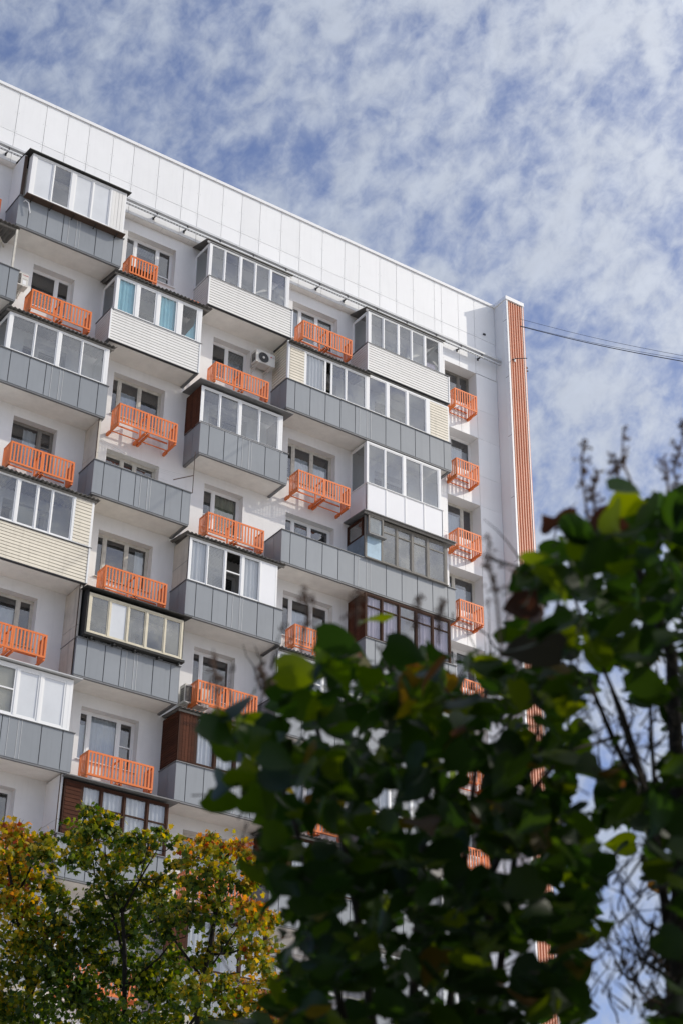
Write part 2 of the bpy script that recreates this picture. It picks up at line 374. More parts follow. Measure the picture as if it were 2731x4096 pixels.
# ---- windows
def window(a, b, c, d, y, parts, fm='pvc', trans=None, cur=None, label=None):
    """parts: widths of the sashes; trans: {sash: height fraction}; cur: [(sash, kind)]"""
    mb = MB(fm); gl = MB('glass'); cu = MB('curt')
    t = .055; F = Face('front', y)
    F.box(mb, a, a + t, c, d, 0, -.07, fm); F.box(mb, b - t, b, c, d, 0, -.07, fm); F.box(mb, a + t, b - t, c, c + t, 0, -.07, fm); F.box(mb, a + t, b - t, d - t, d, 0, -.07, fm)
    s = sum(parts); x = a + t; W = b - a - 2 * t; nn = len(parts)
    for i, w in enumerate(parts):
        x1 = x + W * w / s
        if i < nn - 1: F.box(mb, x1 - .028, x1 + .028, c + t, d - t, .003, -.066, fm)
        p0, p1 = x + (.028 if i else 0), x1 - (.028 if i < nn - 1 else 0)
        q = .04                                # the sash's own frame
        F.box(mb, p0, p0 + q, c + t, d - t, -.006, -.05, fm); F.box(mb, p1 - q, p1, c + t, d - t, -.006, -.05, fm)
        F.box(mb, p0 + q, p1 - q, c + t, c + t + q, -.006, -.05, fm); F.box(mb, p0 + q, p1 - q, d - t - q, d - t, -.006, -.05, fm)
        if trans and i in trans:
            zt = c + (d - c) * trans[i]; F.box(mb, p0 + q, p1 - q, zt - .018, zt + .018, -.006, -.05, fm)
        F.quad(gl, p0 + q, p1 - q, c + t + q, d - t - q, -.03)
        for k, kind in (cur or []):
            if k == i:
                if kind == 'half': blind(cu, p0 + q, p1 - q, d - .5, d - t, y + .09, 'blind', .05)
                elif kind == 'blind': blind(cu, p0 + q, p1 - q, c + t, d - t, y + .09, 'blind', .05)
                elif kind == 'low': curtain(cu, p0 + q, p1 - q, c + t, c + .75 * (d - c), y + .12, 'curt', .015)
                elif kind == 'teal': curtain(cu, p0, p1, c + t, d - t, y + .14, 'teal', .03)
                elif kind == 'side': curtain(cu, p0 + .5 * (p1 - p0), p1 - q, c + t, d - .1, y + .14, 'curt', .03)
                else: curtain(cu, p0 + .02, p1 - .02, c + t, d - t, y + .14, kind, .03)
        x = x1
    mb.box(a - .03, b + .03, y - .30, y, c - .03, c - .004, 'coping' if fm == 'pvc' else 'palewood')   # sill
    o = mb.build('window', bld, ORG)
    if label: o['label'] = label
    gl.build('glass', o, ORG); cu.build('curtain', o, ORG)
WS = {}
WS[(1, 'W0')] = dict(parts=[.45, 1, .6], trans={2: .3}, cur=[(1, 'half')])
WS[(1, 'W1')] = dict(parts=[.35, .6, .6], cur=[(0, 'curt'), (1, 'half'), (2, 'half')])
WS[(2, 'N0')] = dict(parts=[1, .5], cur=[])
WS[(2, 'N1')] = dict(parts=[.6, .7], cur=[(1, 'half'), (1, 'low')])
WS[(3, 'W0')] = dict(parts=[.3, .75, .75], fm='palewood', cur=[(1, 'low')])
WS[(3, 'W1')] = dict(parts=[.3, .7, .7], fm='palewood', cur=[(1, 'low'), (2, 'low')])
WS[(4, 'N0')] = dict(parts=[1, .42], fm='oldwood', trans={1: .62}, cur=[(0, 'side')])
WS[(4, 'W0')] = dict(parts=[.55, .4, .6], fm='palewood', trans={0: .5}, cur=[(2, 'low')])
WS[(4, 'N1')] = dict(parts=[.42, .9], trans={0: .4}, cur=[(1, 'teal')])
WS[(4, 'W1')] = dict(parts=[.35, .6, .7], cur=[(2, 'low'), (1, 'half')])
WS[(5, 'W0')] = dict(parts=[.3, .75, .7], fm='palewood', cur=[(2, 'side')])
WS[(5, 'W1')] = dict(parts=[.35, .7, .55], cur=[(1, 'low')])
WS[(6, 'N0')] = dict(parts=[1, .45], fm='palewood', cur=[(0, 'low')])
WS[(6, 'N1')] = dict(parts=[.35, 1], cur=[])
WS[(7, 'W0')] = dict(parts=[.35, 1, .48], trans={2: .5}, cur=[(1, 'curt'), (0, 'low')])
WS[(8, 'N0')] = dict(parts=[.9, .5], trans={0: .35, 1: .35})
for f in range(1, NF + 1):
    z = zf(f)
    for tag_, lst in (('N', NARROW), ('W', WIDE)):
        for k, (a, b) in enumerate(lst):
            sp = WS.get((f, '%s%d' % (tag_, k))) or dict(parts=[.55, .9] if tag_ == 'N' else [.4, .8, .7], fm=random.choice(['pvc', 'pvc', 'palewood']), cur=[(1, random.choice(['low', 'curt', 'half']))])
            window(a, b, z + ZB, z + ZT, 1.22, **sp)
    ew = {1: dict(parts=[1.1, .5], fm='oldwood'), 2: dict(parts=[.45, .9], cur=[(1, 'low')]), 3: dict(parts=[1, .45], fm='palewood', cur=[(0, 'low')]), 4: dict(parts=[.5, .9], fm='palewood', cur=[(1, 'low')])}
    window(ENDW[0], ENDW[1], z + .9, z + 2.45, 1.2, **ew.get(f, dict(parts=[.5, .9], cur=[(1, 'half')])))

# ---- balconies
def balcony(x0, x1, f, dz=0, par='gray', seams=None, label=None, depth_back=WY):
    z = zf(f) + dz; H = 1.12
    mb = MB('soffit', 'rim', 'inner')
    mb.box(x0 + .10, x1 - .10, .09, depth_back, z + .0, z + .15, 'soffit')
    mb.box(x0 + .012, x1 - .012, .014, .09, z - .045, z + .06, 'rim')          # drip flashing round the edge
    mb.box(x0 + .012, x0 + .10, .09, depth_back, z - .045, z + .06, 'rim'); mb.box(x1 - .10, x1 - .012, .09, depth_back, z - .045, z + .06, 'rim')
    o = mb.build('balcony', bld, ORG)
    if label: o['label'] = label
    p = MB('gray', 'gap'); FR = Face('front', 0.0); FL = Face('left', x0); FRR = Face('right', x1)
    z0, z1 = z + .005, z + H - .02
    if par == 'gray':
        W = x1 - x0
        if seams is None: seams = [.35, .6, .53, ('n', .19), ('n', .26), ('n', .1), .55, .6, .32]
        tot = sum(s if not isinstance(s, tuple) else s[1] for s in seams); x = x0
        prevn = False
        for i, s in enumerate(seams):
            nn = isinstance(s, tuple); w = (s[1] if nn else s) * W / tot
            FR.box(p, x + .012, x + w - .012, z0, z1, ru(-.002, .001), -.02, 'gray')
            if nn and not prevn and i: pass
            if prevn: FR.box(p, x - .007, x + .007, z0, z1, .006, -.02, 'ltrim')
            prevn = nn; x += w
        FR.box(p, x0 + .002, x1 - .002, z0, z1, -.021, -.05, 'gap')
        for FS in (FL, FRR):
            FS.box(p, .0, .44, z0, z1, 0, -.02, 'gray'); FS.box(p, .456, WY, z0, z1, 0, -.02, 'gray'); FS.box(p, .05, WY, z0, z1, -.021, -.05, 'gap')
    elif par in ('siding', 'cream'):
        FR.siding(p, x0 + .03, x1 - .03, z0 - .02, z1, .103, par); FL.siding(p, .03, WY, z0 - .02, z1, .103, par); FRR.siding(p, .03, WY, z0 - .02, z1, .103, par)
        for FS, u in ((FR, x0), (FR, x1 - .05)): FS.box(p, u, u + .05, z0 - .02, z1 + .015, .02, -.03, 'pvc')
        FR.box(p, x0 + .05, x1 - .05, z0 - .05, z0 - .02, .01, -.05, 'gap')
    elif par == 'panel':
        n = 4
        for i in range(n): FR.box(p, x0 + (x1 - x0) * i / n + .02, x0 + (x1 - x0) * (i + 1) / n - .02, z0, z1, 0, -.02, 'panelw')
        for i in range(n + 1): q = x0 + (x1 - x0) * i / n; FR.box(p, max(x0, q - .025), min(x1, q + .025), z0, z1, .014, -.03, 'pvc')
        FR.box(p, x0, x1, z0, z1, -.022, -.05, 'panelw')
        for FS in (FL, FRR): FS.box(p, 0, WY, z0, z1, 0, -.04, 'panelw')
    p.box(x0 + .055, x1 - .055, .052, .07, z + .15, z1, 'inner')
    p.build('parapet', o, ORG)
    h = MB('rim'); hm = 'rim' if par != 'panel' else 'pvc'
    h.box(x0 - .025, x1 + .025, -.035, .075, z1 + .001, z1 + .022, hm); h.box(x0 - .025, x0 + .07, .075, WY, z1 + .001, z1 + .022, hm); h.box(x1 - .07, x1 + .025, .075, WY, z1 + .001, z1 + .022, hm)
    h.build('handrail', o, ORG)
    o_z[o.name] = z
    return o
o_z = {}
def glaze(bal, u0, u1, z0, z1, sashes, yf=0.03, fm='pvc', gm='glassd', kind='front', x=None, extra=None, fw=.06, q=.035, name='glazing_frame'):
    """sashes: [(ua, ub, pane kind, [transom heights])], z0/z1 relative to the balcony"""
    z = o_z[bal.name]; z0 += z; z1 += z
    F = Face(kind, yf if kind == 'front' else x); fr = MB(fm); gl = MB(gm); cu = MB('curt'); ob = MB('frost')
    F.box(fr, u0, u1, z0, z0 + fw * .8, 0, -.07, fm); F.box(fr, u0, u1, z1 - fw, z1, 0, -.07, fm)
    F.box(fr, u0, u0 + fw, z0 + fw * .8, z1 - fw, 0, -.07, fm); F.box(fr, u1 - fw, u1, z0 + fw * .8, z1 - fw, 0, -.07, fm)
    lo, hi = z0 + fw * .8, z1 - fw
    prev = None
    for i, s in enumerate(sashes):
        a, b, k = s[:3]; tr = s[3] if len(s) > 3 else []
        if prev is not None and a > prev + .005: F.box(fr, prev, a, lo, hi, .004, -.064, fm)
        if prev is None and a > u0 + fw + .005: F.box(fr, u0 + fw, a, lo, hi, -.002, -.06, fm)
        prev = b
        if k == 'solid': F.box(fr, a, b, lo, hi, -.004, -.05, s[4] if len(s) > 4 else 'panelw'); continue
        if k == 'hsid': F.siding(fr, a, b, lo, hi, .11, s[4]); continue
        if k == 'vsid': F.boards(fr, a, b, lo, hi, .1, s[4]); continue
        F.box(fr, a, a + q, lo, hi, -.012, -.05, fm); F.box(fr, b - q, b, lo, hi, -.012, -.05, fm)
        F.box(fr, a + q, b - q, lo, lo + q, -.012, -.05, fm); F.box(fr, a + q, b - q, hi - q, hi, -.012, -.05, fm)
        for t in tr: F.box(fr, a + q, b - q, z + t - .02, z + t + .02, -.008, -.05, fm)
        if k == 'open': continue
        if k == 'frost': F.quad(ob, a + q, b - q, lo + q, hi - q, -.03, 'frost'); continue
        F.quad(gl, a + q, b - q, lo + q, hi - q, -.03, 'glassc' if k in ('curt', 'cyan', 'lav', 'cyanhalf', 'lowc', 'bb', 'sign') else None)
        y = yf + .09
        if kind == 'front':
            if k == 'blind': blind(cu, a, b, lo, hi, y, 'blind')
            elif k == 'bb': F.quad(cu, a, b, lo, hi, -.09, 'bblind')
            elif k == 'cyanhalf': cu.face([(a + .25 * (b - a), y, lo), (b, y, lo), (b, y, hi - .1), (a + .85 * (b - a), y, lo + .5 * (hi - lo))], 'cyan')
            elif k in ('curt', 'cyan', 'lav'): curtain(cu, a + .01, b - .01, lo, hi - .03, y, k, .022)
            elif k == 'lowc': curtain(cu, a + .01, b - .01, lo, lo + .72 * (hi - lo), y, 'curt', .03)
    if u1 - fw > prev + .005: F.box(fr, prev, u1 - fw, lo, hi, -.002, -.06, fm)
    if kind == 'front': fr.box(u0 - .02, u1 + .02, yf - .05, yf, z0 - .018, z0 - .002, fm)
    g_ = fr.build(name, bal, ORG); gl.build('glass', bal, ORG); cu.build('curtain', bal, ORG); ob.build('frosted_pane', bal, ORG)
    return g_
def side(bal, x, z0, z1, style, y0=.05, y1=WY, fm='pvc', kind='left', gm='glasss'):
    z = o_z[bal.name]; F = Face(kind, x)
    if style == 'glass': return glaze(bal, y0 + .06, y1, z0, z1, [(y0 + .12, y1 - .05, 'clear')], kind=kind, x=x, fm=fm, gm=gm, name='side_window')
    mb = MB('siding'); a, b = z + z0, z + z1
    if style in ('siding', 'cream'): F.siding(mb, y0, y1, a, b, .11, style); F.box(mb, y0, y0 + .05, a, b, .02, -.03, 'pvc')
    elif style == 'brownv': F.boards(mb, y0, y1, a, b, .12, 'brown')
    elif style == 'brownh': F.siding(mb, y0, y1, a, b, .075, 'brown', .01)
    elif style == 'slats': F.siding(mb, y0, y1, a, b, .055, 'brown', .02)
    else: F.box(mb, y0, y1, a, b, 0, -.05, style); F.box(mb, y0 + .02, y1, a + .45 * (b - a), a + .45 * (b - a) + .012, .003, -.01, 'rim')
    mb.build('side_panel', bal, ORG)
def partition(bal, x, z0=.0, z1=2.74, m='plaster'):
    z = o_z[bal.name]; mb = MB(m)
    mb.box(x - .0, x + .07, .1, WY, z + z0, z + z1 * .55, m); mb.box(x - .0, x + .07, .1, WY, z + z1 * .55 + .012, z + z1, m)
    mb.box(x + .01, x + .06, .1, WY, z + z1 * .55, z + z1 * .55 + .012, 'rim')
    mb.box(x - .02, x - .001, .08, .11, z + z0, z + z1, 'rust')
    mb.build('partition', bal, ORG)
def roof(bal, x0, x1, zb, zfr, y1=-.11, style='corr', m='rooft', fascia=None):
    z = o_z[bal.name]; mb = MB(m); zb += z; zfr += z
    if style == 'corr':
        n = int((x1 - x0) / .022); amp = .02
        sh = [ru(-.012, .012) for _ in range(12)]
        P = []
        for i in range(n + 1):
            x = x0 + (x1 - x0) * i / n; w = amp * math.sin(2 * math.pi * x / .135); e = sh[int(i / (n + 1) * 4)] * 2
            P.append((x, w, e))
        for (a, wa, ea), (b, wb, eb) in zip(P, P[1:]):
            for off in (0, -.014): mb.face([(a, y1 + ea, zfr + wa + off), (b, y1 + eb, zfr + wb + off), (b, WY, zb + wb + off), (a, WY, zb + wa + off)], m)
            mb.face([(a, y1 + ea, zfr + wa - .014), (b, y1 + eb, zfr + wb - .014), (b, y1 + eb, zfr + wb), (a, y1 + ea, zfr + wa)], m)
        mb.box(x0 + .05, x1 - .05, .0, .05, zfr - .09, zfr - .03, 'oldwood')
    else:
        t = .03
        for a, b in ((x0, (x0 + x1) / 2 - .004), ((x0 + x1) / 2 + .004, x1)):
            q = [(a, y1, zfr), (b, y1, zfr), (b, WY, zb), (a, WY, zb)]
            mb.face([(x_, y_, z_ + t) for x_, y_, z_ in q], m); mb.face(q[::-1], m)
            mb.face([(a, y1, zfr), (b, y1, zfr), (b, y1, zfr + t), (a, y1, zfr + t)], m); mb.face([(a, WY, zb), (a, y1, zfr), (a, y1, zfr + t), (a, WY, zb + t)], m); mb.face([(b, y1, zfr), (b, WY, zb), (b, WY, zb + t), (b, y1, zfr + t)], m)
        if fascia: mb.box(x0 + .04, x1 - .04, y1 + .06, y1 + .10, zfr - .08, zfr - .002, fascia)
    mb.build('roof', bal, ORG)
WIDESEAM = [.3] + [.56] * 4 + [('n', .16), ('n', .3), ('n', .14)] + [.58] * 5 + [.3]

# floor 1
B = balcony(.0, 3.57, 1, label='top-floor balcony box with an overhanging white framed glazing')
glaze(B, .17, 3.44, 1.12, 2.74, [(.3, .9, 'frost'), (.92, 1.52, 'clear'), (1.66, 2.25, 'frost'), (2.28, 2.88, 'frost'), (2.95, 3.40, 'vsid', [], 'siding')], yf=-.22)
mbx = MB('siding', 'rust', 'plaster'); zz = o_z[B.name]
F_ = Face('left', .17); F_.boards(mbx, -.19, .05, zz + 1.12, zz + 2.74, .08, 'siding'); mbx.box(.03, .12, .05, .1, zz + 1.12, zz + 2.75, 'rust'); mbx.box(.02, .1, .1, WY, zz + 1.12, zz + 2.88, 'plaster')
mbx.build('side_panel', B, ORG)
mbx = MB('rust', 'black'); mbx.box(.12, 3.5, -.26, .0, zz + 1.075, zz + 1.115, 'rust')
for x in (.35, 1.0, 1.75, 2.5, 3.25): mbx.bar((x, -.2, zz + 1.05), (x, .0, zz + 1.0), .025, .03, 'black')
mbx.build('overhang_ledge', B, ORG)
roof(B, .0, 3.55, 2.98, 2.76, -.32, 'flat', 'black')
B = balcony(6.70, 9.93, 1, par='siding', label='top-floor white sided balcony with five window panes, second along the row')
glaze(B, 6.68, 9.78, 1.11, 2.52, [(6.76, 7.26, 'clear'), (7.28, 7.84, 'clear'), (7.90, 8.43, 'clear'), (8.46, 9.0, 'clear'), (9.06, 9.66, 'clear')], fm='pvc')
side(B, 6.68, 1.1, 2.52, 'glass'); side(B, 9.78, 1.1, 2.52, 'glass', kind='right'); roof(B, 6.55, 9.9, 2.84, 2.56, -.03, 'flat', 'rooft', 'siding')
B = balcony(12.95, 16.46, 1, par='siding', label='top-floor white sided balcony nearest the orange pylon')
glaze(B, 13.0, 16.22, 1.11, 2.54, [(13.1, 13.64, 'clear'), (13.66, 14.25, 'clear'), (14.31, 14.84, 'clear'), (14.87, 15.4, 'clear'), (15.46, 16.06, 'sign')])
side(B, 13.0, 1.1, 2.54, 'glass'); side(B, 16.22, 1.1, 2.54, 'glass', kind='right'); roof(B, 12.88, 16.32, 2.84, 2.58, -.03, 'flat', 'rooft', 'siding')
# floor 2
B = balcony(-3.0, .31, 2, dz=.02, label='open grey balcony cut by the left edge of the photo')
roof(B, -3.0, .16, 2.75, 2.62, -.12); mbx = MB('palewood'); mbx.bar((.07, .0, o_z[B.name] + 1.12), (.07, .0, o_z[B.name] + 2.56), .06, .06); mbx.bar((.05, .9, o_z[B.name] + 2.5), (-.6, .2, o_z[B.name] + 2.55), .05, .05); mbx.build('awning_post', B, ORG)
B = balcony(3.38, 6.57, 2, par='siding', label='white sided balcony with turquoise curtains behind its panes')
glaze(B, 3.5, 6.57, 1.1, 2.52, [(3.57, 4.2, 'cyan'), (4.30, 4.93, 'clear'), (5.03, 5.67, 'cyan'), (5.82, 6.42, 'cyanhalf')], fw=.08, q=.05, gm='glass')
side(B, 3.5, 1.1, 2.52, 'glass'); side(B, 6.57, 1.1, 2.52, 'panelw', kind='right'); roof(B, 3.36, 6.85, 2.74, 2.58)
B = balcony(9.80, 16.47, 2, dz=.02, seams=WIDESEAM, label='wide grey balcony with white glazing along all of it, under the top floor')
glaze(B, 9.83, 13.0, 1.12, 2.54, [(9.9, 10.46, 'hsid', [], 'cream'), (10.52, 11.3, 'curt'), (11.30, 11.55, 'open'), (11.55, 12.1, 'clear'), (12.13, 12.92, 'clear')])
glaze(B, 13.0, 16.42, 1.12, 2.62, [(13.04, 13.76, 'clear'), (13.87, 14.6, 'clear'), (14.68, 15.43, 'blind'), (15.6, 16.38, 'hsid', [], 'cream')], name='glazing_frame')
side(B, 9.83, 1.1, 2.68, 'cream'); side(B, 16.42, 1.1, 2.6, 'siding', kind='right'); roof(B, 9.82, 13.12, 2.76, 2.61)
# floor 3
B = balcony(.05, 3.55, 3, dz=-.05, label='grey balcony with dusty white glazing below the overhanging top-floor box')
glaze(B, .22, 3.5, 1.12, 2.48, [(.33, 1.07, 'clear'), (1.08, 1.8, 'clear'), (1.9, 2.6, 'clear'), (2.61, 3.36, 'clear')])
side(B, .22, 1.1, 2.48, 'glass'); side(B, 3.5, 1.1, 2.48, 'glass', kind='right'); roof(B, .05, 3.68, 2.7, 2.55)
B = balcony(6.74, 9.93, 3, dz=-.05, label='grey balcony with white glazing and a brown board side')
glaze(B, 6.72, 9.72, 1.1, 2.48, [(6.8, 7.39, 'clear'), (7.41, 8.08, 'clear'), (8.17, 8.84, 'clear'), (8.85, 9.56, 'clear')])
side(B, 6.72, 1.1, 2.5, 'brownv'); side(B, 9.72, 1.1, 2.48, 'brownv', kind='right'); roof(B, 6.55, 9.98, 2.66, 2.54, -.18, 'flat', 'slate')
B = balcony(12.97, 16.05, 3, par='panel', label='all-white panelled balcony tucked under the wide grey one')
glaze(B, 12.97, 16.02, 1.1, 2.74, [(13.03, 13.7, 'clear'), (13.73, 14.44, 'clear'), (14.54, 15.2, 'clear'), (15.22, 15.92, 'clear')])
side(B, 12.97, 1.1, 2.74, 'glass'); side(B, 16.02, 1.1, 2.74, 'glass', kind='right')
# floor 4
B = balcony(3.35, 6.57, 4, dz=.12, label='open grey balcony with clotheslines and no glazing'); partition(B, 3.42, .0, 2.6, 'beige')
B = balcony(9.80, 16.5, 4, dz=-.03, seams=WIDESEAM, label='wide grey balcony, open at one half and old blue wooden glazing at the other')
OW = 'oldwood'
glaze(B, 12.88, 16.15, 1.12, 2.66, [(12.93, 13.5, 'solid', [], 'bluep'), (13.55, 14.09, 'blind', [2.28]), (14.15, 14.7, 'blind', [2.28]), (14.77, 15.32, 'blind', [2.28]), (15.4, 16.05, 'blind', [2.28])], yf=-.05, fm=OW, gm='glassg', fw=.07)
mbx = MB('oldwood', 'slate', 'bluedk'); zz = o_z[B.name]
mbx.box(12.93, 13.52, -.16, -.10, zz + 1.97, zz + 2.02, 'oldwood'); mbx.box(12.93, 13.52, -.16, -.10, zz + 2.6, zz + 2.65, 'oldwood'); mbx.box(12.93, 12.98, -.16, -.10, zz + 2.02, zz + 2.6, 'oldwood'); mbx.box(13.46, 13.52, -.16, -.10, zz + 2.02, zz + 2.6, 'oldwood')
mbx.box(12.9, 13.58, -.24, -.08, zz + 1.91, zz + 1.965, 'slate'); mbx.build('flap_window', B, ORG)
mbx = MB('glassg'); mbx.face([(12.98, -.13, zz + 2.02), (13.46, -.13, zz + 2.02), (13.46, -.13, zz + 2.6), (12.98, -.13, zz + 2.6)]); mbx.build('glass', B, ORG)
side(B, 12.88, 1.1, 1.95, 'bluedk'); glaze(B, .08, WY, 1.95, 2.66, [(.16, WY - .08, 'clear')], kind='left', x=12.88, fm='brownfr', gm='glassg', name='side_window'); side(B, 16.15, 1.1, 2.66, 'oldwood', kind='right')
roof(B, 12.72, 16.42, 2.78, 2.72, -.24, 'flat', 'slate', 'oldwood')
# floor 5
B = balcony(.0, 3.5, 5, par='cream', label='yellowed cream sided balcony with sliding white windows')
glaze(B, .3, 3.5, 1.14, 2.66, [(.5, 1.12, 'clear'), (1.2, 1.74, 'clear'), (1.77, 2.2, 'clear'), (2.22, 2.86, 'clear'), (2.93, 3.44, 'hsid', [], 'cream')], gm='glass')
side(B, 3.5, 1.1, 2.66, 'cream', kind='right'); roof(B, -.1, 3.62, 2.76, 2.7)
mbx = MB('foil', 'bblind'); zz = o_z[B.name]
mbx.box(1.3, 2.0, .35, .8, zz + .2, zz + 1.95, 'bblind')
for i in range(26): 
    cx, cz = ru(.55, 1.15), ru(1.2, 1.75); s_ = ru(.08, .2)
    mbx.face([(cx, .2 + ru(0, .2), cz), (cx + s_, .2 + ru(0, .2), cz + ru(-.05, .05)), (cx + s_ * ru(.5, 1), .2 + ru(0, .2), cz + s_), (cx - s_ * .3, .2 + ru(0, .2), cz + s_ * .8)], 'foil')
mbx.build('stored_goods', B, ORG)
B = balcony(6.62, 9.92, 5, label='grey balcony with blinds, one dark open sash and a white end panel')
glaze(B, 6.66, 9.72, 1.12, 2.6, [(6.72, 7.28, 'curt'), (7.29, 7.87, 'blind'), (7.91, 8.45, 'open', [1.85]), (8.53, 9.1, 'curt'), (9.15, 9.68, 'solid', [], 'panelw')], gm='glassd')
side(B, 6.66, 1.1, 2.66, 'beige'); side(B, 9.72, 1.1, 2.6, 'panelw', kind='right'); roof(B, 6.5, 10.0, 2.8, 2.66)
B = balcony(12.95, 16.46, 5, label='grey balcony glazed in brown wood with lavender curtains')
glaze(B, 12.95, 16.3, 1.12, 2.7, [(13.0, 13.58, 'lav', [2.25]), (13.62, 14.24, 'lav', [2.25]), (14.28, 14.9, 'clear', [2.25]), (14.95, 15.55, 'lav', [2.25]), (15.6, 16.24, 'lav', [2.25])], fm='brownfr', gm='glassd')
side(B, 12.95, 1.1, 2.7, 'brownv'); side(B, 16.3, 1.1, 2.7, 'brownh', kind='right')
# floor 6
B = balcony(3.37, 6.6, 6, label='grey balcony with bulging old cream-framed glazing and black felt'); partition(B, 3.36, 0, 2.75, 'beige')
glaze(B, 3.55, 6.54, 1.25, 2.48, [(3.62, 4.18, 'clear'), (4.22, 4.76, 'frost'), (4.80, 5.34, 'clear'), (5.39, 5.94, 'clear'), (5.97, 6.48, 'clear')], yf=-.15, fm='creamwood', gm='glassg')
mbx = MB('black', 'brownfr', 'curt'); zz = o_z[B.name]; mbx.box(3.5, 3.54, -.14, WY, zz + 1.12, zz + 2.6, 'black'); mbx.box(6.545, 6.57, -.14, WY, zz + 1.2, zz + 2.55, 'black')
mbx.build('side_panel', B, ORG)
mbx = MB('black', 'brownfr')
mbx.box(3.48, 6.62, -.2, -.02, zz + 1.16, zz + 1.235, 'black')
for x in (3.7, 4.4, 5.05, 5.8, 6.45): mbx.box(x, x + .05, -.17, -.03, zz + 1.09, zz + 1.158, 'black')
mbx.build('overhang_ledge', B, ORG); mbx = MB('palewood', 'orange'); curtain(mbx, 4.93, 5.2, zz + 1.45, zz + 2.15, .15, 'palewood', .03, .08); mbx.box(3.66, 3.8, .2, .3, zz + 1.3, zz + 2.0, 'brownfr'); mbx.build('stored_goods', B, ORG)
roof(B, 3.38, 6.72, 2.72, 2.56, -.3, 'flat', 'black')
B = balcony(9.80, 16.47, 6, seams=WIDESEAM, label='wide grey balcony half hidden by the lilac, white glazing with a mid bar')
glaze(B, 9.83, 13.0, 1.12, 2.6, [(9.9, 10.6, 'curt', [1.85]), (10.65, 11.4, 'lowc', [1.85]), (11.45, 12.15, 'clear', [1.85]), (12.2, 12.92, 'clear', [1.85])], fm='pvc')
glaze(B, 13.0, 16.4, 1.12, 2.62, [(13.05, 13.8, 'curt'), (13.85, 14.6, 'clear'), (14.65, 15.4, 'clear'), (15.45, 16.34, 'clear')])
side(B, 9.83, 0, 2.68, 'panelw'); roof(B, 9.8, 13.1, 2.78, 2.66, m='slate')
# floor 7
B = balcony(.0, 3.57, 7, label='grey balcony with frosted white plastic windows and a flat white roof')
glaze(B, .2, 3.42, 1.13, 2.62, [(.35, .98, 'bb'), (1.05, 1.78, 'bb', [1.9]), (1.84, 2.46, 'frost'), (2.54, 3.22, 'frost')], fw=.08, q=.05)
side(B, 3.42, 1.1, 2.62, 'glass', kind='right'); roof(B, .05, 3.62, 2.74, 2.64, -.12, 'flat', 'ltrim')
B = balcony(6.68, 9.93, 7, dz=-.02, label='grey balcony closed with brown boards and brown framed panes')
glaze(B, 6.7, 9.8, 1.14, 2.66, [(6.74, 7.22, 'vsid', [], 'brown'), (7.28, 7.86, 'lowc'), (7.92, 8.5, 'curt'), (8.56, 9.14, 'clear'), (9.2, 9.74, 'clear')], fm='brownfr', gm='glassd')
side(B, 6.7, 1.12, 2.66, 'brownh'); roof(B, 6.62, 9.98, 2.76, 2.7)
B = balcony(12.95, 16.46, 7, label='grey balcony with plain white glazing deep behind the lilac')
glaze(B, 13.0, 16.3, 1.12, 2.6, [(13.1, 13.85, 'curt'), (13.9, 14.65, 'clear'), (14.7, 15.45, 'clear'), (15.5, 16.2, 'clear')])
# floor 8
B = balcony(3.37, 6.6, 8, label='grey balcony glazed in brown wood with white curtains above the maple'); partition(B, 3.36, 0, 2.75, 'plaster')
glaze(B, 3.46, 6.56, 1.12, 2.62, [(3.5, 3.92, 'hsid', [], 'brown'), (3.98, 4.52, 'curt', [2.03]), (4.56, 5.2, 'curt', [2.03]), (5.24, 5.9, 'curt', [2.03]), (5.94, 6.5, 'curt', [2.03])], fm='brownfr', gm='glassd', fw=.05)
side(B, 3.46, 1.1, 2.62, 'brownh'); side(B, 6.56, 1.1, 2.62, 'brownh', kind='right'); roof(B, 3.4, 6.8, 2.74, 2.67, -.16, 'flat', 'slate')
B = balcony(9.80, 16.47, 8, seams=WIDESEAM, label='wide grey balcony with a dark brown boarded end behind the lilac')
glaze(B, 9.83, 13.0, 1.12, 2.62, [(9.9, 10.45, 'vsid', [], 'brown'), (10.5, 11.2, 'curt'), (11.25, 12.0, 'clear'), (12.05, 12.92, 'curt')], fm='brownfr')
side(B, 9.83, 1.0, 2.64, 'brownv'); roof(B, 9.7, 13.1, 2.74, 2.68)
# floor 9
B = balcony(.0, 3.57, 9, label='grey balcony with a corrugated roof behind the yellow maple'); roof(B, -.05, 3.65, 2.72, 2.6)
glaze(B, .2, 3.5, 1.12, 2.55, [(.3, 1.07, 'clear'), (1.1, 1.85, 'curt'), (1.9, 2.65, 'clear'), (2.7, 3.42, 'clear')])
B = balcony(6.68, 9.93, 9, label='grey balcony with brown boards seen through the green maple')
glaze(B, 6.7, 9.8, 1.12, 2.6, [(6.74, 7.3, 'vsid', [], 'brown'), (7.35, 8.1, 'curt'), (8.15, 8.95, 'clear'), (9.0, 9.74, 'clear')], fm='brownfr'); roof(B, 6.6, 9.98, 2.72, 2.66)
B = balcony(12.95, 16.46, 9, label='grey balcony low behind the dense lilac leaves')
glaze(B, 13.0, 16.3, 1.12, 2.6, [(13.1, 13.85, 'curt'), (13.9, 14.65, 'clear'), (14.7, 15.45, 'clear'), (15.5, 16.2, 'clear')])

